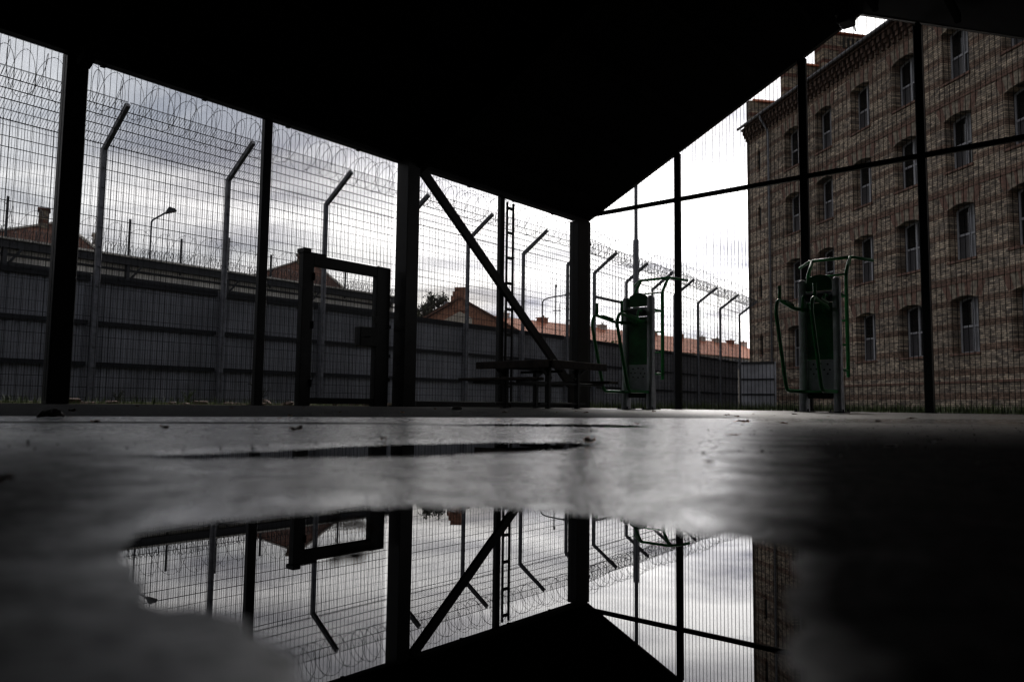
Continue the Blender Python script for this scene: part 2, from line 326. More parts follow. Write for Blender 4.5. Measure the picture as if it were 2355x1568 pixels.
def ground_mat():
    m = bpy.data.materials.new('wet_asphalt'); m.use_nodes = True; t = m.node_tree; nn = t.nodes; ll = t.links; b = nn['Principled BSDF']
    c = nn.new('ShaderNodeTexCoord'); s = nn.new('ShaderNodeSeparateXYZ'); ll.new(c.outputs['Object'], s.inputs[0])
    def mm(op, a, bb=None, cc=None, cl=False):
        x = nn.new('ShaderNodeMath'); x.operation = op; x.use_clamp = cl
        for i, q in enumerate((a, bb, cc)):
            if q is None: continue
            if isinstance(q, (int, float)): x.inputs[i].default_value = q
            else: ll.new(q, x.inputs[i])
        return x.outputs[0]
    def noise(sc, det, rough=.5, dist=0):
        n = nn.new('ShaderNodeTexNoise'); n.inputs['Scale'].default_value = sc; n.inputs['Detail'].default_value = det
        n.inputs['Roughness'].default_value = rough; n.inputs['Distortion'].default_value = dist; ll.new(c.outputs['Object'], n.inputs['Vector']); return n.outputs[0]
    def mr(v, a, bb, lo, hi):
        x = nn.new('ShaderNodeMapRange'); ll.new(v, x.inputs[0]); x.inputs[1].default_value = a
        if isinstance(bb, (int, float)): x.inputs[2].default_value = bb
        else: ll.new(bb, x.inputs[2])
        x.inputs[3].default_value = lo; x.inputs[4].default_value = hi; return x.outputs[0]
    nbig = noise(1.3, 4); nmid = noise(26, 5, .65); nfine = noise(130, 2, .6)
    # dry paving strip along the left fence: beyond a line crossing the yard
    ca, sa = cos(radians(61.6)), sin(radians(61.6))   # line direction (sa, ca)
    d = mm('SUBTRACT', mm('MULTIPLY', mm('ADD', s.outputs[1], -2.60), sa), mm('MULTIPLY', mm('ADD', s.outputs[0], 1.54), ca))
    d = mm('ADD', d, mm('MULTIPLY', mm('SUBTRACT', nbig, .5), 0.12))
    lft = mr(s.outputs[0], 0.3, 2.6, 1.0, 0.25)
    dry = mm('MULTIPLY', mr(d, -0.03, 0.05, 0, 1), lft)
    # thin dark seam
    d2 = mm('ABSOLUTE', mm('SUBTRACT', mm('MULTIPLY', mm('ADD', s.outputs[1], -1.95), cos(radians(18.4))), mm('MULTIPLY', mm('ADD', s.outputs[0], 1.18), sin(radians(18.4)))))
    seam = mm('MULTIPLY', mr(d2, 0.04, 0.12, 1, 0), mr(s.outputs[0], -0.5, -0.1, 1, 0))
    matte = mm('MAXIMUM', dry, seam)
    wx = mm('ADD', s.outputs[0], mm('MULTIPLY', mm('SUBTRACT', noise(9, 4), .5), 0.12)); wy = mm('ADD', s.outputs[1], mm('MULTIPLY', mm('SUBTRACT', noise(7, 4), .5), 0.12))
    shade_l = mm('MULTIPLY', mr(wx, -0.02, -0.16, 0, 1), mr(wy, 0.38, 0.16, 0, 1))      # shade painted in by cutting gloss, near left corner
    shade_r = mm('MULTIPLY', mr(mm('SUBTRACT', wx, mm('MULTIPLY_ADD', wy, 0.27, 0.012)), -0.03, mm('MULTIPLY_ADD', wy, 0.13, 0.0), 0, 1), mr(wy, 3.5, 1.2, 0, 1))         # dark building reflection painted in by cutting gloss, near right
    shade_l2 = mr(mm('ADD', wx, mm('MULTIPLY', wy, 0.48)), 0.05, -0.07, 0, 1)          # painted darkening along the left edge, through lower gloss
    gloss_shade = mm('MAXIMUM', mm('MAXIMUM', mm('MULTIPLY', shade_l, 1.0), shade_r), mm('MULTIPLY', shade_l2, mr(wy, 1.5, 0.4, 0, 0.92)))
    r0 = mm('ADD', mr(nmid, 0.35, 0.68, 0.16, 0.33), mm('MULTIPLY', gloss_shade, 0.5))
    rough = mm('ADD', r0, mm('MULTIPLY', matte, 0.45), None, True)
    ll.new(rough, b.inputs['Roughness'])
    sp = mr(matte, 0, 1, 1.0, 0.02)
    wet_shade_f = mm('MULTIPLY', mr(nmid, 0.3, 0.7, 1.1, 0.75), mr(nfine, 0.35, 0.55, 0.5, 1.05)); wet_shade_f = mm('MULTIPLY', wet_shade_f, mr(gloss_shade, 0, 1, 1.0, 0.02)); sp = mm('MULTIPLY', sp, wet_shade_f)
    ll.new(mm('MULTIPLY', mm('MULTIPLY', mm('SUBTRACT', 1.0, matte), wet_shade_f), 1.0, None, True), b.inputs['Coat Weight']); b.inputs['Coat IOR'].default_value = 1.45; ll.new(mm('MULTIPLY', r0, 0.95), b.inputs['Coat Roughness'])
    ll.new(sp, b.inputs['Specular IOR Level'])
    r = nn.new('ShaderNodeValToRGB'); ll.new(nfine, r.inputs[0])
    r.color_ramp.elements[0].position = 0.3; r.color_ramp.elements[0].color = (0.004, 0.004, 0.005, 1)
    r.color_ramp.elements[1].position = 0.72; r.color_ramp.elements[1].color = (0.022, 0.021, 0.021, 1)
    # outside the shelter: earth and thin grass
    rx = mm('ADD', mm('MULTIPLY', s.outputs[0], cos(AZ)), mm('MULTIPLY', s.outputs[1], -sin(AZ)))   # cage x = -d
    ry = mm('ADD', mm('MULTIPLY', s.outputs[0], sin(AZ)), mm('MULTIPLY', s.outputs[1], cos(AZ)))
    outm = mm('MAXIMUM', mr(rx, -10.1, -10.3, 0, 1), mr(ry, 14.7, 14.9, 0, 1))
    e = nn.new('ShaderNodeValToRGB'); ll.new(noise(3, 6), e.inputs[0])
    e.color_ramp.elements[0].position = 0.4; e.color_ramp.elements[0].color = (0.035, 0.045, 0.018, 1)
    e.color_ramp.elements[1].position = 0.6; e.color_ramp.elements[1].color = (0.07, 0.06, 0.045, 1)
    mx = nn.new('ShaderNodeMix'); mx.data_type = 'RGBA'; ll.new(outm, mx.inputs['Factor']); ll.new(r.outputs[0], mx.inputs[6]); ll.new(e.outputs[0], mx.inputs[7])
    ll.new(mx.outputs[2], b.inputs['Base Color'])
    ll.new(mm('MAXIMUM', rough, mm('MULTIPLY', outm, 0.9)), b.inputs['Roughness'])
    bp = nn.new('ShaderNodeBump'); bp.inputs['Strength'].default_value = 1.0; bp.inputs['Distance'].default_value = 0.0008
    ll.new(mm('ADD', nfine, mm('MULTIPLY', noise(26, 2), 3.0)), bp.inputs['Height']); ll.new(bp.outputs[0], b.inputs['Normal']); ll.new(bp.outputs[0], b.inputs['Coat Normal'])
    return m
ground.data.materials.append(ground_mat())
def water_mat():
    m = bpy.data.materials.new('still_water'); m.use_nodes = True; t = m.node_tree; b = t.nodes['Principled BSDF']
    b.inputs['Base Color'].default_value = (0.003, 0.003, 0.0035, 1); b.inputs['Roughness'].default_value = 0.0; b.inputs['IOR'].default_value = 1.33
    b.inputs['Specular IOR Level'].default_value = 1.0
    c = t.nodes.new('ShaderNodeTexCoord'); n = t.nodes.new('ShaderNodeTexNoise'); n.inputs['Scale'].default_value = 7; n.inputs['Detail'].default_value = 1
    t.links.new(c.outputs['Object'], n.inputs['Vector'])
    bp = t.nodes.new('ShaderNodeBump'); bp.inputs['Strength'].default_value = 0.02; bp.inputs['Distance'].default_value = 0.002
    t.links.new(n.outputs[0], bp.inputs['Height']); t.links.new(bp.outputs[0], b.inputs['Normal']); return m
WATER = water_mat()
def grow(poly, g):
    cxp = sum(p[0] for p in poly)/len(poly); cyp = sum(p[1] for p in poly)/len(poly)
    return [(cxp+(x-cxp)*(1+g/max(.05, hypot(x-cxp, y-cyp))), cyp+(y-cyp)*(1+g/max(.05, hypot(x-cxp, y-cyp)))) for x, y in poly]
for nm, P in (('puddle_water', P1), ('puddle_water', P2), ('puddle_water', P3)):
    g = grow(P, 0.03); mb = MB().add([(x, y, 0.0) for x, y in g], [tuple(range(len(g)))])
    # orient upward
    ar = sum(g[i][0]*g[(i+1) % len(g)][1]-g[(i+1) % len(g)][0]*g[i][1] for i in range(len(g)))
    if ar < 0: mb.f = [tuple(reversed(mb.f[0]))]
    o = meshobj(nm, mb, WATER); o['kind'] = 'structure'

# ================================================================== SHELTER (cage frame: x = -distance to left fence, y = along it)
H = 4.268; SC_ = 14.446; RT = 6.13; RZ = 7.289; XL = -10.0; XR = XL+2*RT; XM = XL+RT; S0 = -9.0
def slope(t): return H+(RZ-H)*t/RT if t < RT else RZ-(RZ-H)*(t-RT)/RT
roof = Thing('canopy_shelter', 'black pitched canopy roof on thick steel columns covering the wet yard', 'canopy', (XM, 0, 0))
ov = 0.0
for side in (0, 1):
    mb = MB(); n = 90
    xe = XL-ov if side == 0 else XR+ov
    zt = H+0.03
    # corrugated sheet: ribs run down the slope
    ys = np.linspace(S0, SC_+0.04, n*2)
    vs = []
    for i, y in enumerate(ys):
        k = 0.035 if (i//2) % 2 else 0.0
        vs += [(xe, y, zt+0.06+k), (XM, y, RZ+0.08+k)]
    o = len(vs)
    low = [(xe, S0, zt), (XM, S0, RZ+0.06), (xe, SC_+0.04, zt), (XM, SC_+0.04, RZ+0.06)]
    fs = [(2*i, 2*i+1, 2*i+3, 2*i+2) for i in range(len(ys)-1)] + [(o, o+2, o+3, o+1), (0, 1, o+1, o), (2*len(ys)-2, o+2, o+3, 2*len(ys)-1), (0, o, o+2, 2*len(ys)-2), (1, 2*len(ys)-1, o+3, o+1)]
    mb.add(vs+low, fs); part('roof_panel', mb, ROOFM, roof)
mb = MB(); mb.box((XL-0.04, S0, H), (XL+0.10, SC_+0.03, H+0.16)); part('eave_beam', mb, BLACK, roof)
mb = MB(); mb.box((XR-0.10, S0, H), (XR+0.04, SC_+0.03, H+0.16)); part('eave_beam', mb, BLACK, roof)
for s in np.arange(S0+0.6, SC_-0.3, 1.35):
    mb = MB(); mb.box((XL-0.03, s, H-0.022), (XL+0.03, s+0.06, H-0.0002)); part('eave_clip', mb, BLACK, roof)
for k in range(5):        # purlins and frames under the sheets
    for sg in (-1, 1):
        t = RT*(k+0.6)/5; x = XM+sg*(RT-t); z = slope(t)-0.09
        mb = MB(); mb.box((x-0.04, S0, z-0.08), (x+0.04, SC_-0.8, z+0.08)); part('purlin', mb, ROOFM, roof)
COLS = [3.50, 9.0, SC_-0.02, -2.0, -7.5]
for s in COLS[:2]+COLS[3:]:
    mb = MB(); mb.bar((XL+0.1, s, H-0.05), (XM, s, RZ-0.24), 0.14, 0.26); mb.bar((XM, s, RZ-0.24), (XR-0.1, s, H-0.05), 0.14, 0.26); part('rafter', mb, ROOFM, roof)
# gable end trim over the right hand fence
mb = MB(); mb.bar((XL-0.02, SC_+0.05, H+0.08), (XM, SC_+0.05, RZ+0.10), 0.1, 0.1); mb.bar((XM, SC_+0.05, RZ+0.10), (XR+0.02, SC_+0.05, H+0.08), 0.1, 0.1); part('gable_beam', mb, BLACK, roof)
mb = MB(); mb.bar((XL, SC_-0.06, 4.43), (XR, SC_-0.06, 4.43), 0.07, 0.085); part('tie_beam', mb, BLACK, roof)
def column(x0, x1, y0, y1, top, smalln='column'):
    mb = MB(); mb.bbox((x0, y0, 0), (x1, y1, top), 0.008); o = part(smalln, mb, BLACK, roof)
    return o
def hcolumn(xc, yc, w, dpt, top):   # H section, flanges facing along y
    mb = MB(); f = 0.016
    mb.box((xc-dpt/2, yc-w/2, 0), (xc-dpt/2+f, yc+w/2, top)); mb.box((xc+dpt/2-f, yc-w/2, 0), (xc+dpt/2, yc+w/2, top))
    mb.box((xc-dpt/2+f, yc-0.006, 0), (xc+dpt/2-f, yc+0.006, top))
    mb.box((xc-dpt/2-0.05, yc-w/2-0.05, 0), (xc+dpt/2+0.05, yc+w/2+0.05, 0.025))
    return mb
mb = MB(); mb.bbox((XL-0.17, 3.37, 0), (XL-0.004, 3.62, H+0.05)); part('column', mb, BLACK, roof)
mb = MB(); mb.bbox((XL+0.004, 8.69, 0), (XL+0.30, 8.97, H+0.05)); mb.box((XL-0.02, 8.64, 0), (XL+0.36, 9.02, 0.02)); part('column', mb, DSTEEL if False else BLACK, roof)
mb = MB(); mb.bbox((XL-0.12, SC_-0.42, 0), (XL+0.13, SC_-0.06, H-0.01)); mb.bbox((XL+0.0, SC_-0.08, 0), (XL+0.10, SC_+0.12, H+0.05)); part('column', mb, BLACK, roof)
for s in (-2.0, -7.5):
    mb = MB(); mb.bbox((XL-0.17, s-.12, 0), (XL-0.004, s+.12, H+0.05)); part('column', mb, BLACK, roof)
# diagonal wind brace in the far left bay
mb = MB(); mb.bar((XL+0.09, 9.14, 4.28), (XL+0.09, 14.02, 0.33), 0.08, 0.17); mb.box((XL+0.05, 13.75, 0), (XL+0.13, 14.1, 0.75)); part('diagonal_brace', mb, BLACK, roof)

# mesh fences of the shelter --------------------------------------------------
def mesh358(y0, y1, z0, top, hole=None, wire=0.0036):
    """in a (u,z) plane; returns list of (u0,z0,u1,z1) wire rectangles"""
    out = []; w = wire/2
    u = math.ceil(y0/0.0762)*0.0762
    while u < y1:
        segs = [(z0, top(u))]
        if hole and hole[0] < u < hole[1]: segs = [(max(z0, hole[3]), top(u))]
        for a, b in segs: out.append(('v', u, a, b))
        u += 0.0762
    z = math.ceil(z0/0.0127)*0.0127; zmax = max(top(y0), top(y1), top((y0+y1)/2), top(min(max(RT, y0), y1)))
    while z < zmax:
        us = np.linspace(y0, y1, 60); ok = [q for q in us if top(q) >= z]
        if ok:
            a, b = ok[0], ok[-1]
            if a > y0: a -= (us[1]-us[0])*.7
            if b < y1: b += (us[1]-us[0])*.7
            if hole and hole[2] <= z < hole[3]:
                if hole[0] > a: out.append(('h', z, a, hole[0]))
                if hole[1] < b: out.append(('h', z, hole[1], b))
            else: out.append(('h', z, a, b))
        z += 0.0127
    return out
def wires_x(lst, x, wire=0.0036):     # plane of constant x
    mb = MB(); w = wire/2
    for k, c, a, b in lst:
        if k == 'v': mb.box((x-w*2, c-w*1.5, a), (x, c+w*1.5, b))
        else: mb.box((x+0.0002, a, c-w*.95), (x+w*2, b, c+w*.95))
    return mb
def wires_y(lst, y, xo, wire=0.0036):
    mb = MB(); w = wire/2
    for k, c, a, b in lst:
        if k == 'v': mb.box((xo+c-w*2.8, y, a), (xo+c+w*2.8, y+w*2, b))
        else: mb.box((xo+a, y-w*2, c-w*.8), (xo+b, y-0.0002, c+w*.8))
    return mb
lf = Thing('mesh_fence', 'tall fine black mesh fence along the left side of the shelter, holding the gate', 'mesh fence', (XL, 4.0, 0))
GATE = (6.80, 8.56, 0.0, 2.38)
bays = [(-1.9, 0.7), (0.8, 3.40), (3.60, 6.10), (6.20, 8.66), (8.99, 11.50), (11.60, 14.35)]
for i, (a, b) in enumerate(bays):
    part('mesh_panel', wires_x(mesh358(a, b, 0.04 if b < 8.7 else 0.11, lambda u: H+0.04, GATE if a == 6.20 else None), XL-0.02), WIRE, lf)
for s in (0.75, 6.155, 11.55):
    mb = MB(); mb.bbox((XL-0.105, s-0.06, 0), (XL-0.012, s+0.075, H+0.05), 0.006); mb.box((XL-0.14, s-0.09, 0), (XL+0.02, s+0.09, 0.014)); part('post', mb, BLACK, lf)
mb = MB(); mb.bbox((XL-0.06, 9.26, 0.0), (XL+0.03, 13.98, 0.105)); part('base_rail', mb, BLACK, lf)

rf = Thing('mesh_fence', 'fine black mesh gable fence on the right, reaching up to the roof ridge', 'mesh fence', (XM, SC_, 0))
tp = lambda u: slope(u)+0.02
posts = [2.43, 5.09, 7.10, 9.77]
ed = [0.0]+posts+[2*RT]
for a, b in zip(ed[:-1], ed[1:]):
    part('mesh_panel', wires_y(mesh358(a+0.05, b-0.05, 0.03, tp), SC_+0.02, XL), WIRE, rf)
for t in posts:
    mb = MB(); w = 0.068 if t != 5.09 else 0.082
    mb.bbox((XL+t-w, SC_-0.09, 0), (XL+t+w*0.9, SC_+0.005, slope(t)-0.03), 0.006); mb.box((XL+t-0.12, SC_-0.13, 0), (XL+t+0.12, SC_+0.03, 0.014)); mb.box((XL+t-0.04, SC_-0.07, slope(t)-0.035), (XL+t+0.03, SC_, slope(t)+0.02)); part('post', mb, BLACK, rf)

# gate
gt = Thing('mesh_gate', 'closed black mesh gate with thick frame and lock box in the left fence', 'gate', (XL, 7.68, 0))
mb = MB(); g0, g1, _, gz = GATE
mb.bbox((XL-0.06, g0, 0), (XL+0.06, g0+0.2, gz)); mb.bbox((XL-0.06, g1-0.30, 0), (XL+0.06, g1, gz-0.02)); mb.bbox((XL-0.058, g0+0.2, gz-0.2), (XL+0.058, g1-0.3, gz-0.03)); mb.box((XL-0.05, g0+0.2, 0.035), (XL+0.05, g1-0.3, 0.13))
mb.bbox((XL-0.10, g0-0.02, gz-0.02), (XL+0.10, g0+0.11, gz+0.05)); mb.box((XL-0.03, g0+0.11, gz-0.03), (XL+0.03, g0+0.45, gz+0.012))
part('gate_frame', mb, BLACK, gt)
part('mesh_panel', wires_x(mesh358(g0+0.2, g1-0.3, 0.13, lambda u: gz-0.2), XL-0.012), WIRE, gt)
mb = MB(); mb.bbox((XL-0.08, 7.92, 0.99), (XL+0.085, 8.30, 1.31), 0.008); mb.box((XL+0.03, 8.2, 1.4), (XL+0.07, 8.27, 1.5)); lb = part('lock_box', mb, BLACK, gt)
mb = MB(); mb.tube([(XL+0.086, 8.1, 1.15), (XL+0.13, 8.1, 1.15), (XL+0.13, 8.0, 1.15)], 0.009); part('handle', mb, DSTEEL, gt, parent=lb)
for z in (0.35, 1.25, 2.0):
    mb = MB(); mb.tube([(XL+0.075, g0+0.19, z-0.06), (XL+0.075, g0+0.19, z+0.06)], 0.018); part('hinge', mb, BLACK, gt)
for z in (0.86, 1.36, 0.45, 1.75):
    mb = MB(); mb.box((XL-0.05, g1, z-0.03), (XL-0.02, 8.66, z+0.03)); part('side_clip', mb, BLACK, gt)

# ladder
ld = Thing('ladder', 'narrow black ladder standing against the thin post behind the picnic table', 'ladder', (XL+0.08, 11.76, 0))
mb = MB(); mb.bbox((XL+0.03, 11.785, 0), (XL+0.07, 11.835, 4.18)); part('rail', mb, BLACK, ld)
mb = MB(); mb.bbox((XL+0.03, 11.60, 0), (XL+0.07, 11.64, 4.18)); part('rail', mb, BLACK, ld)
for z in (4.06, 3.55, 3.03, 2.51, 1.98, 1.46, 0.94, 0.42):
    mb = MB(); mb.bbox((XL+0.035, 11.64, z-0.03), (XL+0.065, 11.785, z+0.03)); part('rung', mb, BLACK, ld)

# flood light / camera at the ridge
sc_ = Thing('security_camera', 'small black security camera hanging under the roof ridge', 'security camera', (XM-0.05, SC_-0.35, 6.98))
mb = MB(); mb.bbox((XM-0.22, SC_-0.62, 6.97), (XM+0.02, SC_-0.28, 7.10), 0.02); mb.box((XM-0.24, SC_-0.66, 7.10), (XM+0.03, SC_-0.26, 7.115)); part('housing', mb, BLACK, sc_)
mb = MB(); mb.tube([(XM-0.1, SC_-0.4, 7.1), (XM-0.1, SC_-0.4, 7.22)], 0.025); mb.box((XM-0.16, SC_-0.46, 7.2), (XM-0.04, SC_-0.34, 7.23)); part('bracket', mb, BLACK, sc_)
mb = MB(); mb.tube(fillet([(XM-0.02, SC_-0.3, 7.05), (XM+0.0, SC_-0.2, 6.92), (XM-0.05, SC_-0.1, 6.98), (XM-0.1, SC_-0.1, 7.2)], 0.05), 0.008, 6); part('cable', mb, BLACK, sc_)

# solid walls added unseen on the right and behind the viewpoint, darkening the shelter
mb = MB(); mb.box((XR+0.06, S0, 0), (XR+0.3, SC_, H+0.1)); single('added_side_wall', mb, DCONC, 'unseen dark concrete wall added to block light on the right side of the shelter', 'wall', (XR+0.2, 0, 0))
mb = MB(); mb.prism([(XL-0.05, 0), (XR+0.06, 0), (XR+0.06, H), (XM, RZ), (XL-0.05, H)], 1, S0-0.3, S0-0.02); single('end_wall', mb, DCONC, 'unseen dark concrete gable wall added to block light behind the viewpoint', 'wall', (XM, S0, 0))
mb = MB(); mb.box((XL-0.3, S0, 0), (XL-0.02, -2.1, H-0.03)); single('low_wall', mb, DCONC, 'plain dark concrete wall continuing the left mesh fence out of frame', 'wall', (XL, -5, 0))

# ================================================================== OUTER SECURITY FENCE
FP = [(3.46, 16.0), (6.16, 16.0), (8.86, 16.0), (11.56, 16.0), (14.19, 16.0), (16.85, 16.0), (19.55, 16.0), (22.07, 16.0), (24.0, 16.13), (26.58, 16.31), (28.98, 16.47), (31.2, 16.6), (34.0, 16.81), (36.86, 17.0), (39.75, 17.2)]
FP = [(-1.94, 16.0), (0.76, 16.0)]+FP
ZB = 5.12; AR = 1.0; AH = 0.64
sf = Thing('security_fence', 'tall galvanised mesh security fence with cranked posts and razor wire beyond the shelter', 'security fence', (-16, 18, 0))
mb = MB(); a1, a2 = 0.045, 0.052
mb.bbox((-a1, -a2, 0), (a1, a2, ZB), 0.008)
mb.bar((-0.0, 0, ZB-0.03), (AR, 0, ZB+AH), 0.08, 0.10)
for z in np.arange(0.3, ZB, 0.4): mb.box((a1, -0.02, z-0.015), (a1+0.03, 0.02, z+0.015))
post0 = None
for i, (s, d) in enumerate(FP):
    b = sf.base; loc = (-d-b.x, s-b.y, 0)
    if post0 is None:
        post0 = meshobj('cranked_post', mb, GALV); post0.parent = sf.o; post0.location = loc
    else: copy_child(post0, sf.o, loc)
def lerp(a, b, t): return a+(b-a)*t
for i in range(len(FP)-1):
    (s0, d0), (s1, d1) = FP[i], FP[i+1]; mb = MB(); n = int(round((s1-s0)/0.05)); off = 0.06
    for k in range(1, n):
        s = lerp(s0, s1, k/n); d = lerp(d0, d1, k/n); x = -d-off
        mb.box((x-0.003, s-0.003, 0.05), (x+0.003, s+0.003, ZB+0.12))
        if k % 1 == 0: mb.bar((x+0.10, s, ZB+0.02), (x+0.10+AR, s, ZB+0.02+AH), 0.006, 0.006)
    for z in np.arange(0.1, ZB+0.1, 0.2):
        mb.bar((-d0-off-0.007, s0+.02, z), (-d1-off-0.007, s1-.02, z), 0.008, 0.009)
    for q in np.linspace(0.02, 1.0, 6):
        mb.bar((-d0-off+0.107+AR*q, s0+.02, ZB+0.03+AH*q), (-d1-off+0.107+AR*q, s1-.02, ZB+0.03+AH*q), 0.012, 0.014)
    part('mesh_panel', mb, GALVW, sf)
mb = MB(); mb.bar((-16.10, 24.04, 4.17), (-16.28, 26.54, 4.2), 0.06, 0.1); part('cross_bar', mb, GALV, sf)
def coil(path, rad, pitch, ax_w=0.0035, barbs=True, seed=1):
    """concertina coil: two clipped helices along a poly-line path with barbs"""
    rnd = random.Random(seed); mb = MB(); P = [Vector(p) for p in path]; L_ = [0]
    for a, b in zip(P, P[1:]): L_.append(L_[-1]+(b-a).length)
    def at(l):
        for i in range(len(P)-1):
            if l <= L_[i+1] or i == len(P)-2:
                t = (l-L_[i])/(L_[i+1]-L_[i]); return P[i].lerp(P[i+1], t), (P[i+1]-P[i]).normalized()
    for hand in (1, -1):
        pts = []; n = int(L_[-1]/pitch*20); r0 = rnd.random()*6
        for k in range(n+1):
            l = L_[-1]*k/n; th = hand*2*pi*l/pitch+r0; c, d = at(l)
            side = d.cross(Vector((0, 0, 1))).normalized(); rr = rad*(1+0.10*sin(l*2.1+r0)+0.05*sin(l*5.3))
            pts.append(c + side*cos(th)*rr + Vector((0, 0, 1))*(sin(th)*rr + 0.04*sin(l*1.7)) + d*0.10*sin(l*3.7+hand))
        mb.tube(pts, ax_w, 4)
        if barbs:
            for k in range(0, len(pts)-1):
                p = pts[k]; d = (pts[k+1]-p).normalized(); s = d.cross(Vector((rnd.random()-.5, rnd.random()-.5, rnd.random()-.5))).normalized()
                mb.add([tuple(p-d*0.008-s*0.016), tuple(p+d*0.012), tuple(p-d*0.008+s*0.016), tuple(p+d*0.004)], [(0, 1, 3), (1, 2, 3)])
    return mb
path = [(-d+AR-0.05, s, ZB+AH+0.10) for s, d in FP]
part('razor_wire_coil', coil(path, 0.40, 0.47, 0.0052), GALVW, sf)
path = [(-d+AR-0.38, s, ZB+AH+0.0) for s, d in FP[9:]]
part('razor_wire_coil', coil(path, 0.24, 0.3, 0.005, seed=4), GALVW, sf)
# dangling wire strands near the far end
mb = MB(); px, ps = -16.86+AR, 34.1
for k, dx in enumerate((-0.12, 0.0, 0.14)):
    pts = [(px+0.05, ps, ZB+AH), (px+0.05+dx*.3, ps+0.1, ZB+AH-0.7), (px+0.05+dx, ps+0.15, ZB-1.1), (px+0.05+dx*1.1, ps+0.15, 3.1-0.2*k)]
    mb.tube(fillet(pts, 0.2), 0.009, 5)
part('loose_wire', mb, GALVW, sf)

# sheet metal wall behind it
sw = Thing('sheet_metal_wall', 'grey corrugated sheet metal wall on dark rails fixed behind the security fence', 'sheet wall', (-16.2, 18, 0))
B_ = to_cage(14.30, 40.8); ENDP = (B_[1], -B_[0])
SP = FP+[(40.06, 17.24), ENDP]
for i in range(len(SP)-1):
    (s0, d0), (s1, d1) = SP[i], SP[i+1]; a = Vector((-d0-0.14, s0, 0)); b = Vector((-d1-0.14, s1, 0)); Ln = (b-a).length
    if Ln < 0.5 and i < len(SP)-2: continue
    dr = (b-a).normalized(); nr = Vector((dr.y, -dr.x, 0)); top = 2.53; pit = 0.2 if i < 9 else 0.33; n = max(2, int(Ln/pit)); pit = Ln/n
    prof = []
    for k in range(n):
        l = k*pit
        for q, h in ((0.02, 0.0), (0.52, 0.0), (0.62, -0.022), (0.9, -0.022), (1.0, 0.0)): prof.append((l+q*pit, h))
    vs = []
    for l, h in prof:
        p = a+dr*l+nr*h; vs += [(p.x, p.y, 0.02), (p.x, p.y, top)]
    for l, h in reversed(prof):
        p = a+dr*l+nr*(h-0.012); vs += [(p.x, p.y, 0.02), (p.x, p.y, top)]
    m = len(vs)//2; mb = MB().add(vs, [(2*k, 2*k+1, (2*k+3) % (2*m), (2*k+2) % (2*m)) for k in range(m)])
    part('sheet_panel', mb, SHEET, sw)
    mb = MB()
    for z, hh in ((2.47, 0.13), (1.58, 0.085), (0.76, 0.085)):
        p = a+dr*0.08+nr*0.03; q = b-dr*0.08+nr*0.03; mb.bar((p.x, p.y, z), (q.x, q.y, z), 0.05, hh)
    part('rail', mb, RAILM, sw)

# perimeter wall with posts and coil farther left
DW = 26.0
pw = Thing('perimeter_wall', 'pale concrete perimeter wall with dark overhanging coping and razor wire posts, far left', 'perimeter wall', (-DW, 10, 0))
mb = MB(); mb.box((-DW-0.3, -6, 0), (-DW, 22.6, 4.5)); part('wall', mb, CONC, pw)
for z in (4.05, 4.3):
    mb = MB(); mb.box((-DW, -6, z), (-DW+0.04, 22.6, z+0.07)); part('ledge', mb, RAILM, pw)
mb = MB(); mb.box((-DW-0.4, -6.02, 4.5), (-DW+0.25, 22.62, 4.80)); part('coping', mb, RAILM, pw)
mb = MB(); mb.box((-DW+0.25, -6.02, 4.74), (-DW+0.33, 22.62, 4.80)); part('edge_trim', mb, CONC, pw)
k = 0
s = 0.25
while s < 22.5:
    mb = MB(); mb.box((-DW+0.1, s-0.03, 4.4), (-DW+0.16, s+0.03, 6.05 if k % 2 == 0 else 5.7)); part('wire_post', mb, RAILM, pw)
    if k % 2 == 0:
        mb = MB(); mb.box((-DW+0.02, s-0.05, 4.0), (-DW+0.2, s+0.05, 4.5)); mb.bar((-DW+0.02, s+0.1, 4.0), (-DW+0.24, s+0.42, 4.5), 0.05, 0.06); part('bracket', mb, RAILM, pw)
    s += 1.775; k += 1
part('razor_wire_coil', coil([(-DW+0.13, -6, 5.25), (-DW+0.13, 22.5, 5.25)], 0.55, 0.8, 0.006, seed=9), GALVW, pw)
part('razor_wire_coil', coil([(-DW+0.2, -6, 4.95), (-DW+0.2, 22.5, 4.95)], 0.2, 0.16, 0.006, seed=10), GALVW, pw)

# ================================================================== BRICK BUILDING (facade frame: x = 22 + depth, y = along)
FX = 22.0; YC = 40.3; YN = 12.0; ZC = 16.37
bld = Thing('brick_building', 'tall banded brick prison block with arched windows and stepped gable', 'brick building', (FX, 26, 0), 'facade')
WS = [34.956-2.821*k for k in range(8)]; WW = 1.34; WH = 2.0; RISE = 0.13
rows = [2.174+3.499*k for k in range(4)]
def arch(y0, z0):   # arch points from y0 to y0+WW at spring z0, rise RISE
    c = WW/2; r = (c*c+RISE*RISE)/(2*RISE); zc = z0+RISE-r; a = math.asin(c/r)
    return [(y0+c+r*sin(t), zc+r*cos(t)) for t in np.linspace(-a, a, 9)]
SL = [(39.0, 13.55, 0.95), (39.0, 10.3, 0.95), (38.95, 6.25, 0.95), (38.95, 3.0, 0.95)]   # arrow slits y, z, h
mb = MB()
zr = [0.0]+[r-0.7 for r in rows[1:]]+[ZC]
zr[0] = 0.0
def q(y0, z0, y1, z1):
    if y1-y0 > 1e-4 and z1-z0 > 1e-4: mb.add([(FX, y0, z0), (FX, y0, z1), (FX, y1, z1), (FX, y1, z0)], [(0, 1, 2, 3)])
ylast = YN
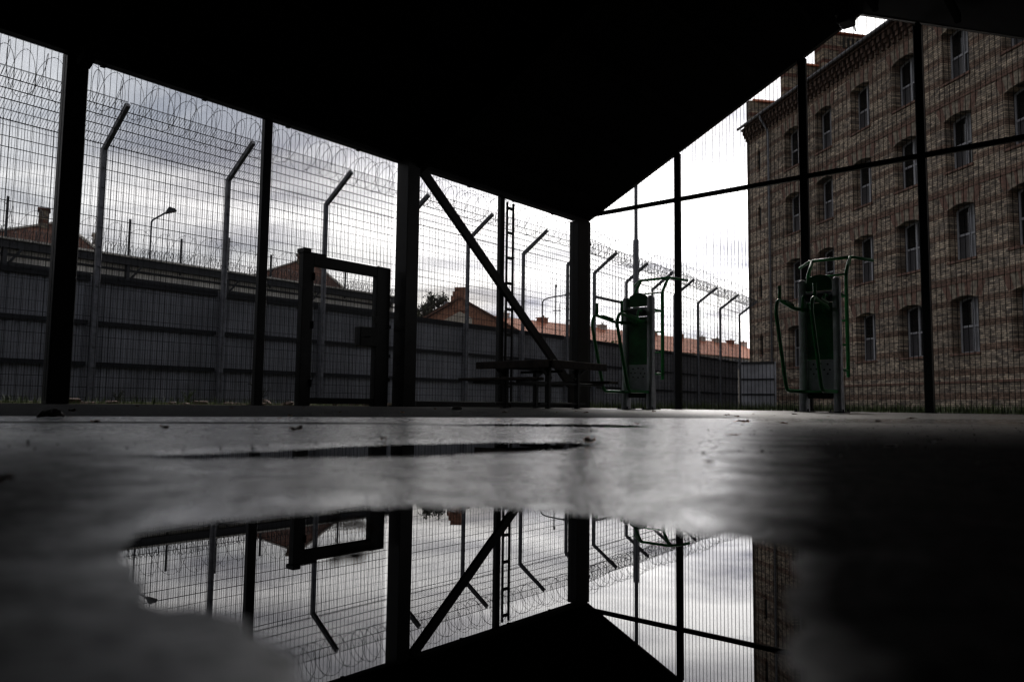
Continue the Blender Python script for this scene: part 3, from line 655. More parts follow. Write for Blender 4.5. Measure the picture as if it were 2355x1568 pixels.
for s in sorted(WS):
    y0, y1 = s, s+WW; bl = y0-0.4; br = y1+0.4
    q(ylast, 0, bl, ZC); ylast = br
    for r in range(4):
        zb, zt = zr[r], zr[r+1]; zs = rows[r]; ap = arch(y0, zs+WH)
        q(bl, zb, br, zs); q(bl, zs, y0, zs+WH); q(y1, zs, br, zs+WH)
        poly = [(bl, zs+WH)]+ap+[(br, zs+WH), (br, zt), (bl, zt)]
        mb.add([(FX, a, b) for a, b in poly], [tuple(range(len(poly)-1, -1, -1))])
        D_ = 0.52; loop = [(y0, zs)]+ap+[(y1, zs)]
        vs = [(FX, a, b) for a, b in loop]+[(FX+D_, a, b) for a, b in loop]; n = len(loop)
        mb.add(vs, [(i, i+n, (i+1) % n+n, (i+1) % n) for i in range(n)])
# strip with arrow slits
sy0, sy1 = 38.78, 39.16; q(ylast, 0, sy0, ZC); q(sy1, 0, YC, ZC)
zcur = 0.0
for (_, z, h) in sorted(SL, key=lambda t: t[1]):
    ym = (sy0+sy1)/2; w = 0.185
    q(sy0, zcur, sy1, z); q(sy0, z, ym-w, z+h); q(ym+w, z, sy1, z+h)
    poly = [(sy0, z+h), (ym-w, z+h), (ym, z+h+0.3), (ym+w, z+h), (sy1, z+h), (sy1, z+h+0.45), (sy0, z+h+0.45)]
    mb.add([(FX, a, b) for a, b in poly], [tuple(range(len(poly)-1, -1, -1))])
    sp_ = MB(); sp_.box((FX+0.10, ym-w-.01, z-.01), (FX+0.12, ym+w+.01, z+h+0.32)); part('slit_shade_sheet', sp_, GLASSD, bld)  # dark sheet standing in for the shade inside the slit
    loop = [(ym-w, z), (ym-w, z+h), (ym, z+h+0.3), (ym+w, z+h), (ym+w, z)]; n = 5
    mb.add([(FX, a, b) for a, b in loop]+[(FX+0.099, a, b) for a, b in loop], [(i, i+n, (i+1) % n+n, (i+1) % n) for i in range(n)])
    zcur = z+h+0.45
q(sy0, zcur, sy1, ZC)
wallo = part('facade_wall', mb, BRY, bld, base=Vector((FX, 26, 0)))
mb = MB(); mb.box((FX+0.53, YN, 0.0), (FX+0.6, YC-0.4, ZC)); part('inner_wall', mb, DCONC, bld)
mb = MB(); mb.box((FX, YC, 0), (FX+13, YC-0.35, ZC)) ; part('end_wall', mb, BRX, bld)
mb = MB(); mb.box((FX, YN, 0), (FX+13, YN-0.3, ZC)) ; part('end_wall', mb, BRX, bld)
mb = MB(); mb.box((FX+12.7, YN, 0), (FX+13.0, YC, ZC)); part('rear_wall', mb, BRY, bld)
# string courses (slight projections)
for z in (4.80, 8.30, 11.80, 1.05):
    mb = MB(); mb.box((FX-0.035, YN, z), (FX, 38.0, z+0.09)); part('string_course', mb, VRED, bld)
# windows
wf = MB(); fw = 0.07; x0, x1 = 0.42, 0.49
ap = arch(0, WH)
def fr(y0, z0, y1, z1, a=x0, b=x1): wf.box((a, y0, z0), (b, y1, z1))
fr(0.002, 0.0, fw, WH+0.02); fr(WW-fw, 0.0, WW-0.002, WH+0.02); fr(fw, 0, WW-fw, 0.07); fr(fw, 0.98, WW-fw, 1.06, x0-0.012, x1-0.01); fr(WW/2-0.045, 0.07, WW/2+0.045, 0.98, x0-0.02, x1-0.02); fr(WW/2-0.045, 1.06, WW/2+0.045, WH+0.16, x0-0.02, x1-0.02)
for (a, b), (c, d) in zip(ap[:-1], ap[1:]): wf.add([(x0, a, b-0.08), (x0, c, d-0.08), (x0, c, d-0.004), (x0, a, b-0.004), (x1, a, b-0.08), (x1, c, d-0.08), (x1, c, d-0.004), (x1, a, b-0.004)], [(0, 1, 2, 3), (7, 6, 5, 4), (0, 4, 5, 1), (2, 6, 7, 3)])
wmesh = meshobj('window', wf, WINF); wmesh.parent = bld.o
def pane(y0, z0, y1, z1, x, m):
    p = MB(); p.box((x, y0, z0), (x+0.012, y1, z1)); o = meshobj('pane', p, m); return o
sill = MB(); sill.box((-0.06, -0.05, -0.09), (0.3, WW+0.05, -0.002))
silo = meshobj('sill', sill, VRED)
vs_m = MB(); n = 13; c = WW/2
for k in range(n):
    vs_m.cur = 0 if k in (0, 1, 4, 5, 8, 11, 12) else 1
    def pt(t, out):
        y = c+(t-0.5)*(WW+0.30)*(1+0.28*out); base = WH+RISE*(1-((t-0.5)*2)**2); return (-0.004, y, base+0.015+out*(0.56-0.12*RISE))
    a, b = k/n, (k+1)/n
    P4 = [pt(a, 0), pt(b, 0), pt(b, 1), pt(a, 1)]
    vs_m.add(P4+[(0.0, p[1], p[2]) for p in P4], [(3, 2, 1, 0), (4, 5, 6, 7), (0, 1, 5, 4), (1, 2, 6, 5), (2, 3, 7, 6), (3, 0, 4, 7)])
voo = meshobj('window_arch', vs_m, [VRED, VPALE])
rnd = random.Random(5)
PM = {}
def pane_mesh(key, y0, z0, y1, z1, x, m):
    if key not in PM: PM[key] = pane(y0, z0, y1, z1, x, m)
    return PM[key]
protos = []
PD = {'tl': (WW/2+0.045, 1.06, WW-fw, WH+0.10), 'tr': (fw, 1.06, WW/2-0.045, WH+0.10), 'bl': (WW/2+0.045, 0.07, WW-fw, 0.98), 'br': (fw, 0.07, WW/2-0.045, 0.98)}
pm = {}
for kk, (a, b, c_, d) in PD.items():
    for mn, m in (('d', GLASSD), ('g', GLASSG), ('c', CURT)):
        p = MB(); p.box((0.455, a, b), (0.465, c_, d))
        if mn == 'c' :  # curtain with a slanted lower hem
            p = MB(); e = rnd.uniform(0.0, 0.35)*(d-b); p.box((0.455, a, b), (0.465, c_, d))
        mo = bpy.data.meshes.new('pane'); mo.from_pydata(p.v, [], p.f); mo.materials.append(m); pm[kk+mn] = mo
first = True
for ci, s in enumerate(WS):
    for r in range(4):
        loc = (0.0, s-26, rows[r])
        if first: w = wmesh; first = False
        else: w = wmesh.copy(); COL.objects.link(w); w.parent = bld.o
        w.location = loc
        sel = {'tl': rnd.choice('dddc'), 'tr': rnd.choice('ccgcd'), 'bl': rnd.choice('gggd'), 'br': rnd.choice('dgdc')}
        for kk, mn in sel.items():
            o = bpy.data.objects.new('pane', pm[kk+mn]); COL.objects.link(o); o.parent = w
        a = silo.copy(); COL.objects.link(a); a.parent = w
        v = voo.copy(); COL.objects.link(v); v.parent = bld.o; v.location = loc
bpy.data.objects.remove(silo); bpy.data.objects.remove(voo)
# slit sills
for (y, z, h) in SL:
    mb = MB(); mb.box((FX-0.06, 38.8, z-0.1), (FX+0.2, 39.14, z-0.002)); part('slit_sill', mb, VRED, bld)
# cornice: corbel table and gutter
mb = MB(); y = YN
while y < YC-0.1:
    mb.box((FX-0.30, y, ZC-0.42), (FX, y+0.17, ZC-0.16)); mb.box((FX-0.22, y, ZC-0.60), (FX, y+0.17, ZC-0.42)); mb.box((FX-0.12, y, ZC-0.78), (FX, y+0.17, ZC-0.60)); y += 0.36
part('corbel_table', mb, CORB, bld)
mb = MB(); mb.box((FX-0.36, YN, ZC-0.16), (FX, YC+0.02, ZC-0.04)); part('cornice', mb, CORB, bld)
gp = [(FX-0.50+0.09*cos(t), ZC+0.02+0.09*sin(t)) for t in np.linspace(pi, 2*pi, 7)]+[(FX-0.41, ZC+0.04), (FX-0.59, ZC+0.04)]
mb = MB(); mb.prism(gp, 1, YN, YC+0.12); part('gutter', mb, GALV, bld, smooth=False)
mb = MB(); mb.tube(fillet([(FX-0.48, 37.9, ZC), (FX-0.48, 37.9, ZC-0.25), (FX-0.1, 37.75, ZC-1.0), (FX-0.1, 37.7, 0.1)], 0.15), 0.06, 10); part('downpipe', mb, GALV, bld, smooth=True)
# roof (low slope behind the eaves)
mb = MB(); mb.add([(FX-0.45, YN, ZC-0.02), (FX-0.45, YC-0.4, ZC-0.02), (FX+6.5, YC-0.4, ZC+1.6), (FX+6.5, YN, ZC+1.6), (FX+13.4, YC-0.4, ZC-0.02), (FX+13.4, YN, ZC-0.02)], [(0, 3, 2, 1), (3, 5, 4, 2), (0, 5, 3), (1, 2, 4), (0, 1, 4, 5)]); part('roof', mb, TILED, bld)
# stepped gable at the far end
mb = MB(); YE0, YE1 = YC-0.35, YC
for w0, w1, zt in ((0.0, 2.27, 18.02), (2.27, 4.55, 20.55), (4.55, 9.4, 22.5), (9.4, 11.2, 20.55), (11.2, 13.0, 18.02)):
    mb.box((FX+w0, YE0-0.5 if w0 == 4.55 else YE0, ZC), (FX+w1, YE1, zt))
part('stepped_gable', mb, BRX, bld)
for w0, w1, zt in ((0.35, 2.5, 18.02), (2.2, 4.8, 20.55), (4.5, 9.5, 22.5)):
    mb = MB(); n = int((w1-w0)/0.2); e = 0.5 if w0 == 4.5 else 0.0
    for k in range(n):
        xa = FX+w0+k*(w1-w0)/n; xb = xa+(w1-w0)/n*0.94; mb.prism([(YE1+0.12, zt+0.02), (YE1-0.17, zt+0.22), (YE0-e-0.14, zt+0.02), (YE0-e-0.14, zt-0.04), (YE1+0.12, zt-0.04)], 0, xa, xb)
    part('tile_coping', mb, TILE, bld)
mb = MB()
for k in range(9):
    w = 5.95+0.31*k; mb.prism([(FX+w-0.07, 21.6), (FX+w+0.07, 21.6), (FX+w+0.07, 22.1), (FX+w, 22.3), (FX+w-0.07, 22.1)], 1, YE0-0.515, YE0-0.50)
part('blind_arcade', mb, DCONC, bld)
mb = MB(); mb.box((FX+5.0, YE0-0.56, 21.4), (FX+9.0, YE0-0.5, 21.5)); mb.box((FX+5.62, YE0-0.62, ZC), (FX+5.78, YE0-0.5, 21.6)); part('gable_trim', mb, VRED, bld)
mb = MB(); mb.box((FX+4.85, YE0-0.515, 19.9), (FX+5.25, YE0-0.5, 20.6)); part('vent', mb, DCONC, bld)

# ================================================================== HOUSES AND FAR THINGS (world frame)
def hip_house(label, az, dist, apex_el, half, drop, depth=6, chim=(), m=TILED, rz=0, hl=None):
    hl = hl or half; hh = half
    px, py, _ = polar(az, dist); t = Thing('house', label, 'house', (px, py, 0), 'world', -radians(az)+rz, 'red roofed houses beyond the walls')
    za = elz(apex_el, dist); ze = za-drop
    mb = MB(); mb.box((-hl+.4, -depth+.4, 0), (half-.4, depth-.4, ze)); o = meshobj('wall', mb, BRICKR); o.parent = t.o
    mb = MB(); mb.add([(-hl, -depth, ze), (half, -depth, ze), (half, depth, ze), (-hl, depth, ze), (-0.4, 0, za), (0.4, 0, za)], [(0, 1, 5, 4), (1, 2, 5), (2, 3, 4, 5), (3, 0, 4), (3, 2, 1, 0)]); ro = meshobj('roof', mb, m); ro.parent = t.o
    mb = MB(); mb.bar((-hl, -depth, ze+.05), (-0.4, 0, za+.05), .25, .12); mb.bar((half, -depth, ze+.05), (0.4, 0, za+.05), .25, .12); r2 = meshobj('ridge_tiles', mb, CONC); r2.parent = ro
    for cx_, w, zt in chim:
        mb = MB(); mb.box((cx_-w/2, -.4, za-abs(cx_)*drop/(half if cx_ > 0 else hl)-0.6), (cx_+w/2, .4, zt)); mb.box((cx_-w/2-.08, -.48, zt), (cx_+w/2+.08, .48, zt+.15)); c = meshobj('chimney', mb, BRX if cx_ < 0 else CONC); c.parent = ro
    for wx in (-half*.5, half*.5):
        mb = MB(); mb.box((wx-.5, -depth+.33, ze-2.2), (wx+.5, -depth+.39, ze-.7)); c = meshobj('window', mb, WINF); c.parent = t.o
    return t
hip_house('hip roofed red house with a dark chimney, leftmost behind the perimeter wall', -31.2, 60, 11.2, 5.2, 4.4, 4, ((-0.9, 0.6, elz(11.9, 60)), (2.3, 0.45, elz(10.7, 60))), hl=12)
hip_house('hip roofed red house seen behind the mesh gate', -15.3, 70, 10.25, 5.6, 5.0, 4, ((-0.5, 0.7, elz(10.5, 70)),), hl=11)
# gable house with chimney
D3 = 60; px, py, _ = polar(-3.95, D3)
t = Thing('house', 'brick gable house with cream panels and a tall stepped chimney', 'house', (px, py, 0), 'world', radians(3.95)-0.22, 'red roofed houses beyond the walls')
za = elz(7.8, D3); hw = 6.2; ze = za-hw*0.56
mb = MB(); mb.prism([(-hw, 0), (hw, 0), (hw, ze), (0, za), (-hw, ze)], 1, 0.0, 12); o = meshobj('wall', mb, BRICKR); o.parent = t.o
mb = MB(); mb.prism([(-3.9, ze-1.2), (-3.9, ze+0.55), (-2.6, ze+0.75), (-2.6, ze-1.2)], 1, -0.04, 0.0); mb.prism([(-1.5, ze-2), (-1.5, za-1.75), (0, za-0.95), (1.0, za-1.5), (1.0, ze-2)], 1, -0.04, 0.0); mb.prism([(2.2, ze-1.2), (2.2, ze+0.9), (4.1, ze+0.1), (4.1, ze-1.2)], 1, -0.04, 0.0); o = meshobj('render_panel', mb, CREAM); o.parent = t.o
mb = MB()
for sg in (-1, 1): mb.add([(0, -0.25, za+0.05), (0, 12.2, za+0.05), (sg*(hw+.5), 12.2, ze-0.23), (sg*(hw+.5), -0.25, ze-0.23), (0, -0.25, za+0.22), (0, 12.2, za+0.22), (sg*(hw+.5), 12.2, ze-0.06), (sg*(hw+.5), -0.25, ze-0.06)], [(0, 1, 2, 3), (7, 6, 5, 4), (0, 3, 7, 4), (1, 5, 6, 2), (3, 2, 6, 7)])
ro = meshobj('roof', mb, TILED); ro.parent = t.o
mb = MB(); mb.box((-0.42, -0.12, za-0.9), (0.38, 0.6, za+0.95)); mb.box((-0.62, -0.05, za-0.9), (-0.42, 0.5, za+0.65)); mb.box((-0.78, 0.0, za-0.9), (-0.62, 0.4, za+0.3)); mb.box((-0.46, -0.17, za+0.8), (0.42, 0.65, za+0.95)); c = meshobj('chimney', mb, BRICKR); c.parent = ro
mb = MB(); mb.box((-1.8, 2.0, za-1.3), (-1.5, 2.3, za-0.05)); mb.tube([(-1.65, 2.15, za-0.05), (-1.65, 2.15, za+0.12)], 0.2, 8); c = meshobj('vent_pipe', mb, GALV); c.parent = ro
# long terrace
A = Vector(polar(-2.4, 80)); Bq = Vector(polar(17.35, 122)); dr = (Bq-A); Ln = dr.length; ang = atan2(dr.y, dr.x)
t = Thing('terrace_house', 'long low terrace with bright red tiled roof and small chimneys behind the fence', 'terrace', tuple(A), 'world', ang, 'red roofed houses beyond the walls')
zr_ = 9.5; ze = 6.9
mb = MB(); mb.box((0, -4.5, 0), (Ln-0.5, 4.5, ze)); o = meshobj('wall', mb, CREAM); o.parent = t.o
mb = MB(); mb.add([(0, -5, ze), (Ln, -5, ze), (Ln, 5, ze), (0, 5, ze), (0, 0, zr_), (Ln-3.2, 0, zr_)], [(0, 1, 5, 4), (1, 2, 5), (2, 3, 4, 5), (3, 0, 4), (3, 2, 1, 0)]); ro = meshobj('roof', mb, TILE); ro.parent = t.o
for f_ in (0.06, 0.17, 0.28, 0.36, 0.47, 0.55, 0.66, 0.76, 0.83, 0.9, 0.965):
    mb = MB(); x = f_*Ln; mb.box((x-.5, -.4, zr_-.6), (x+.5, .4, zr_+.38)); mb.box((x-.58, -.48, zr_+.3), (x+.58, .48, zr_+.42)); mb.tube([(x+.2, 0, zr_+.42), (x+.2, 0, zr_+.7)], .1, 6); c = meshobj('chimney', mb, CONC if rnd.random() < .5 else BRICKR); c.parent = ro
for k in range(22):
    mb = MB(); x = 2+k*(Ln-4)/21; mb.box((x-.7, -4.56, ze-1.5), (x+.7, -4.5, ze-.25)); w = meshobj('window', mb, GLASSD); w.parent = t.o
    mb = MB(); mb.box((x-.8, -4.6, ze-1.6), (x-.7, -4.5, ze-.2)); mb.box((x+.7, -4.6, ze-1.6), (x+.8, -4.5, ze-.2)); mb.box((x-.05, -4.6, ze-1.5), (x+.05, -4.56, ze-.25)); c = meshobj('frame', mb, WINF); c.parent = w

def foliage(center, rad, n, leaf, seed):
    r = random.Random(seed); mb = MB(); cl = []
    for _ in range(26):
        while True:
            p = Vector((r.uniform(-1, 1), r.uniform(-1, 1), r.uniform(-0.8, 1)))
            if p.length < 1: break
        cl.append((Vector((p.x*rad[0], p.y*rad[1], p.z*rad[2])), r.uniform(.2, .42)))
    for _ in range(n):
        c, k = r.choice(cl); p = Vector(center)+c+Vector((r.gauss(0, 1)*rad[0], r.gauss(0, 1)*rad[1], r.gauss(0, 1)*rad[2]))*k*.5
        a = Vector((r.gauss(0, 1), r.gauss(0, 1), r.gauss(0, 1))).normalized(); b = a.orthogonal().normalized()*leaf*r.uniform(.6, 1.3); c2 = a.cross(b)*.6
        mb.add([tuple(p-b), tuple(p-c2), tuple(p+b), tuple(p+c2)], [(0, 1, 2, 3)])
    return mb
def tree(label, az, dist, ztop, rad, m, seed, n=2600, leaf=0.14):
    px, py, _ = polar(az, dist); t = Thing('tree', label, 'tree', (px, py, 0), 'world')
    zc = ztop-rad[2]; mb = MB(); r = random.Random(seed)
    mb.tube([(0, 0, 0), (0.1, 0, zc*.5), (0.05, 0.1, zc+rad[2]*.4)], .2, 8, rs=[.26, .18, .07])
    for k in range(7):
        a = k*2.4; zz = zc-rad[2]*.7+k*.12*rad[2]; mb.tube([(0.05, 0.05, zz), (cos(a)*rad[0]*.4, sin(a)*rad[1]*.4, zz+rad[2]*.4), (cos(a)*rad[0]*.75, sin(a)*rad[1]*.75, zz+rad[2]*.8)], .06, 5, rs=[.09, .05, .02])
    o = meshobj('trunk', mb, BARK); o.parent = t.o
    o = meshobj('crown', foliage((0, 0, zc), rad, n, leaf, seed+1), m); o.parent = t.o
tree('dark rounded tree, left of two behind the gable house', -6.75, 90, elz(7.85, 90), (1.5, 1.5, 1.9), LEAFG, 3)
tree('dark rounded tree, right of two behind the gable house, nearest its roof', -5.65, 92, elz(8.15, 92), (1.8, 1.6, 1.8), LEAFG, 5)
tree('small yellow green autumn tree in front of the long red roof', 7.7, 62, elz(4.95, 62), (1.5, 1.2, 1.3), LEAFY, 8)

# lamps and masts
px, py, _ = polar(-25.75, 40); t = Thing('street_lamp', 'grey street lamp with a single flat head above the perimeter wall', 'street lamp', (px, py, 0), 'world', radians(25.75), 'street lamps beyond the walls')
zt = elz(12.1, 40); mb = MB(); mb.tube(fillet([(0, 0, 0), (0, 0, zt), (0.62, -0.1, elz(12.72, 40)), (0.70, -0.12, elz(12.8, 40))], .12), 0.045, 8); o = meshobj('pole', mb, GALV); o.parent = t.o
mb = MB(); mb.prism([(0.55, elz(12.62, 40)), (0.72, elz(13.08, 40)), (0.98, elz(13.0, 40)), (1.08, elz(12.88, 40)), (0.8, elz(12.72, 40))], 1, -0.28, 0.05); o = meshobj('lamp_head', mb, DSTEEL); o.parent = t.o
px, py, _ = polar(2.28, 50); t = Thing('street_lamp', 'thin street lamp with a long curved arm between ladder and corner column', 'street lamp', (px, py, 0), 'world', radians(-2.28), 'street lamps beyond the walls')
mb = MB(); mb.tube(fillet([(0, 0, 0), (0, 0, elz(7.8, 50)), (0.35, 0, elz(8.0, 50)), (1.5, -0.2, elz(8.2, 50))], .3), 0.045, 8); o = meshobj('pole', mb, DSTEEL); o.parent = t.o
mb = MB(); mb.prism([(1.45, elz(8.12, 50)), (1.5, elz(8.28, 50)), (1.95, elz(8.42, 50)), (2.05, elz(8.3, 50))], 1, -.3, -.05); o = meshobj('lamp_head', mb, DSTEEL); o.parent = t.o
px, py, _ = polar(3.25, 75); t = Thing('antenna_mast', 'thin antenna mast rising behind the red terrace roof', 'antenna mast', (px, py, 0), 'world')
mb = MB(); mb.tube([(0, 0, 0), (0, 0, elz(9.0, 75))], 0.06, 6); mb.tube([(0.4, 0, 5), (0.4, 0, elz(7.6, 75))], 0.04, 6); o = meshobj('mast', mb, DSTEEL); o.parent = t.o
mb = MB(); mb.box((-.06, -.1, elz(8.8, 75)), (.16, .1, elz(8.98, 75))); mb.box((-.25, -.04, 9.3), (.55, .04, 9.4)); o = meshobj('antenna', mb, DSTEEL); o.parent = t.o
px, py, _ = polar(9.28, 24); t = Thing('lighting_mast', 'tall grey tapering steel mast rising behind the left fitness machine', 'mast', (px, py, 0), 'world')
zs = 24*tan(radians(12.45)); mb = MB(); mb.tube([(0, 0, 0), (0, 0, zs-.04), (0, 0, zs), (0, 0, 9.6)], .1, 14, rs=[.085, .083, .06, .055]); o = meshobj('pole', mb, GALV, smooth=False); o.parent = t.o
mb = MB(); mb.box((-.5, -.1, 9.6), (.5, .1, 9.68)); mb.box((-.5, -.22, 9.68), (-.1, .15, 9.95)); mb.box((.1, -.22, 9.68), (.5, .15, 9.95)); o = meshobj('floodlight', mb, DSTEEL); o.parent = t.o

# ================================================================== FITNESS MACHINES (local: x width, y back, z up)
def machine(label, pos, rz=0.0):
    t = Thing('fitness_machine', label, 'fitness machine', pos, 'cage', rz, 'outdoor fitness machines in the yard')
    W = 0.245; P = lambda n, m, mt, sm=False, par=None: part(n, m, mt, t, sm, par, base=Vector((0, 0, 0)))
    for sx in (-1, 1):
        mb = MB(); zt = 1.93
        prof = [(0.0, 0.06, 0.10), (0.20, 0.06, 0.10), (0.55, 0.056, 0.075), (1.0, 0.055, 0.065), (zt-0.04, 0.055, 0.065), (zt+0.0, 0.05, 0.055), (zt+0.03, 0.03, 0.03)]
        pts = []; vs = []
        for z, a, b in prof:
            for k in range(12):
                th = 2*pi*k/12; vs.append((sx*W+a*(abs(cos(th))**.6)*(1 if cos(th) > 0 else -1), b*(abs(sin(th))**.6)*(1 if sin(th) > 0 else -1), z))
        fs = [(i*12+k, i*12+(k+1) % 12, (i+1)*12+(k+1) % 12, (i+1)*12+k) for i in range(len(prof)-1) for k in range(12)]+[tuple((len(prof)-1)*12+k for k in range(12))]
        mb.add(vs, fs); o = P('post', mb, GREYP, True)
        mb = MB(); mb.bbox((sx*W-0.11, -0.14, 0), (sx*W+0.11, 0.14, 0.016))
        for a in (-.085, .085):
            for b in (-.11, .11): mb.tube([(sx*W+a, b, 0.016), (sx*W+a, b, 0.05)], 0.013, 6)
        P('foot_plate', mb, BLACK, False, o)
    mb = MB(); mb.bbox((-W+.06, -0.02, 0.77), (W-.06, 0.015, 1.60)); P('back_panel', mb, GREENP)
    mb = MB(); a = W-.06; poly = [(-a, 1.78)]+[(-a*cos(th), 1.90+0.12*sin(th)) for th in np.linspace(0.0, pi, 13)]+[(a, 1.78)]; mb.prism(poly, 1, -0.02, 0.015); P('arched_sign_panel', mb, GREENP)
    mb = MB(); mb.bbox((-a, -0.012, 0.27), (a, 0.012, 0.765)); o = P('perforated_plate', mb, GREYPL)
    mb = MB()
    for hx, hz in ((-.1, .70), (.0, .71), (.1, .70), (-.14, .63), (-.06, .63), (.05, .62), (.13, .62), (-.1, .56), (.0, .55), (.1, .56), (0, .30)): mb.tube([(hx, -0.016, hz), (hx, -0.011, hz)], 0.014, 8)
    P('plate_holes', mb, BLACK, False, o)
    mb = MB(); mb.bbox((-a, -0.03, 0.20), (a, 0.03, 0.30)); P('lower_crossbar', mb, BLACK)
    mb = MB(); mb.bbox((-a, -0.04, 1.61), (a, 0.03, 1.765)); o = P('upper_crossbar', mb, GREYPL)
    mb = MB()
    for hx in (-.13, -.04, .05, .13): mb.tube([(hx, -0.13, 1.67), (hx, -0.03, 1.67)], 0.045, 10)
    mb.bbox((-.17, -.14, 1.62), (.17, -.115, 1.72)); P('bearing_housing', mb, BLACK, False, o)
    # padded backrest / arm hoops on the front
    for sx in (-1, 1):
        x = sx*W*0.98; r = .027
        mb = MB(); mb.tube(fillet([(x*.6, -0.05, 1.50), (x*.9, -0.35, 1.49), (x, -0.45, 1.50), (x, -1.00, 1.56), (x, -1.08, 1.40), (x, -0.72, 0.30), (x, -0.05, 0.30)], .1, 8), r, 10); o = P('side_hoop', mb, GREEN, True)
        mb = MB(); mb.tube([(x, -0.93, 1.53), (x, -0.93, 1.75)], .024, 10); mb.tube([(x, -0.93, 1.75), (x, -0.93, 1.757)], .031, 10); P('hand_grip', mb, GREEN, True, o)
        mb = MB(); mb.bar((x, -0.80, 1.56), (x, -0.48, 1.53), .085, .03); P('arm_pad', mb, GREENP, False, o)
        mb = MB(); xx = sx*.15; mb.tube(fillet([(xx, -0.04, 1.66), (xx, -0.26, 1.70), (xx, -0.30, 1.45)], .07), .02, 10); P('front_handle', mb, GREEN, True)
    mb = MB(); mb.tube([(-W*.98, -0.1, .30), (W*.98, -0.1, .30)], .02, 10); P('lower_bar', mb, GREEN, True)
    # ladder frame with pull up bar on the back
    W2 = .28; yb = .34
    for sx in (-1, 1):
        mb = MB(); x = sx*W2; mb.tube(fillet([(x, yb, .52), (x, yb, 2.06), (x, yb+.22, 2.34)], .08), .027, 10); P('ladder_rail', mb, GREEN, True)
        mb = MB(); mb.tube([(x, yb+.22, 2.34), (sx*(W2+.05), yb+.24, 2.335), (sx*(W2+.27), yb+.44, 2.29)], .023, 10); P('pull_up_handle', mb, GREEN, True)
        for z in (.62, 1.72):
            mb = MB(); mb.tube([(x, yb, z), (x, .04, z)], .018, 8); P('ladder_bracket', mb, GREEN, True)
    mb = MB(); mb.tube([(-W2, yb+.22, 2.34), (W2, yb+.22, 2.34)], .024, 10); P('pull_up_bar', mb, GREEN, True)
    for z in (2.05, 1.72, 1.36, 1.0, .62):
        mb = MB(); mb.tube([(-W2, yb, z), (W2, yb, z)], .015, 8); P('rung', mb, GREEN, True)
    return t
def cagepos(az, dist):
    x, y, _ = polar(az, dist); a, b = to_cage(x, y); return (a, b, 0.0)
m1 = machine('green and grey fitness machine with pull up bar, left of two, nearer the corner', cagepos(9.45, 13.35), 0.0)
m2o = copy_thing(m1.o, 'green and grey fitness machine with pull up bar, right of two, before the brick wall')
p2 = cagepos(22.1, 12.0); x, y = rot2(p2[0], p2[1], -AZ); m2o.location = (x, y, 0); m2o.rotation_euler = (0, 0, -AZ)

# ================================================================== PICNIC TABLE (cage frame)
def tablepos(x, y): a, b = to_cage(x, y); return a, b
NC = tablepos(0.56, 11.05)     # near corner of the top
tb = Thing('picnic_table', 'square brown plank picnic table with fixed benches near the corner column', 'picnic table', (NC[0]-0.72, NC[1]+0.72, 0))
b = tb.base; TL = 0.72; ZT = 0.72
for k in range(7):
    mb = MB(); y = -TL+k*0.208; mb.bbox((b.x-TL, b.y+y, ZT-0.045), (b.x+TL, b.y+y+0.195, ZT), 0.006); part('tabletop_plank', mb, WOOD, tb)
mb = MB(); mb.bbox((b.x-TL, b.y-TL-0.035, ZT-0.115), (b.x+TL, b.y-TL-0.004, ZT-0.002)); mb.bbox((b.x+TL+0.004, b.y-TL, ZT-0.115), (b.x+TL+0.035, b.y+TL, ZT-0.002)); part('edge_board', mb, WOOD, tb)
for sx in (-1, 1):
    mb = MB(); x = b.x+sx*.42
    mb.bbox((x-.025, b.y-.62, ZT-.1), (x+.025, b.y+.62, ZT-.048)); mb.bbox((x-.02, b.y-1.12, .37), (x+.02, b.y+1.12, .41)); mb.bbox((x-.02, b.y-.6, .06), (x+.02, b.y+.6, .10)); mb.bar((x, b.y-.3, .46), (x, b.y-.6, ZT-.1), .03, .04); mb.bar((x, b.y+.3, .46), (x, b.y+.6, ZT-.1), .03, .04)
    part('support_frame', mb, BLACK, tb)
    for sy in (-1, 1):
        mb = MB(); mb.bbox((x-.035, b.y+sy*.38-.035, 0), (x+.035, b.y+sy*.38+.035, ZT-.1)); mb.box((x-.06, b.y+sy*.38-.06, 0), (x+.06, b.y+sy*.38+.06, .01)); part('leg', mb, BLACK, tb)
for sy in (-1, 1):
    for k in range(2):
        mb = MB(); y = b.y+sy*1.0+(k-1)*.15; mb.bbox((b.x-TL, y, .412), (b.x+TL, y+.135, .455), .006); part('bench_plank', mb, WOOD, tb)
mb = MB(); mb.bar((b.x-.42, b.y, .58), (b.x+.42, b.y, .58), .03, .04); part('brace', mb, BLACK, tb)

# ================================================================== LITTER, LEAVES, RUBBLE, PLANTS
def crumple(w, h, d, n, seed, thick=0.0015):
    r = random.Random(seed); mb = MB(); vs = []; fs = []
    for j in range(n+1):
        for i in range(n+1):
            u, v = i/n-.5, j/n-.5
            z = h*(0.45+0.55*r.random())*(1-(2*abs(v))**3*.7)*(1-(2*abs(u))**4*.6)
            vs.append((u*w+r.uniform(-.1, .1)*w/n*3, v*d+r.uniform(-.3, .3)*d/n, max(0.001, z)))
    m = len(vs)
    for j in range(n):
        for i in range(n):
            a = j*(n+1)+i; fs.append((a, a+1, a+n+2, a+n+1)); fs.append((m+a+n+1, m+a+n+2, m+a+1, m+a))
    vs += [(x, y, z-thick) for x, y, z in vs]; return mb.add(vs, fs)
o = meshobj('wrapper', crumple(0.070, 0.030, 0.05, 6, 4), PAPER); o.location = (-1.38, 2.30, 0.004); o.rotation_euler = (0, 0, 0.5)
tagit(o, 'crumpled translucent food wrapper lying on the ground at the far left', 'wrapper')
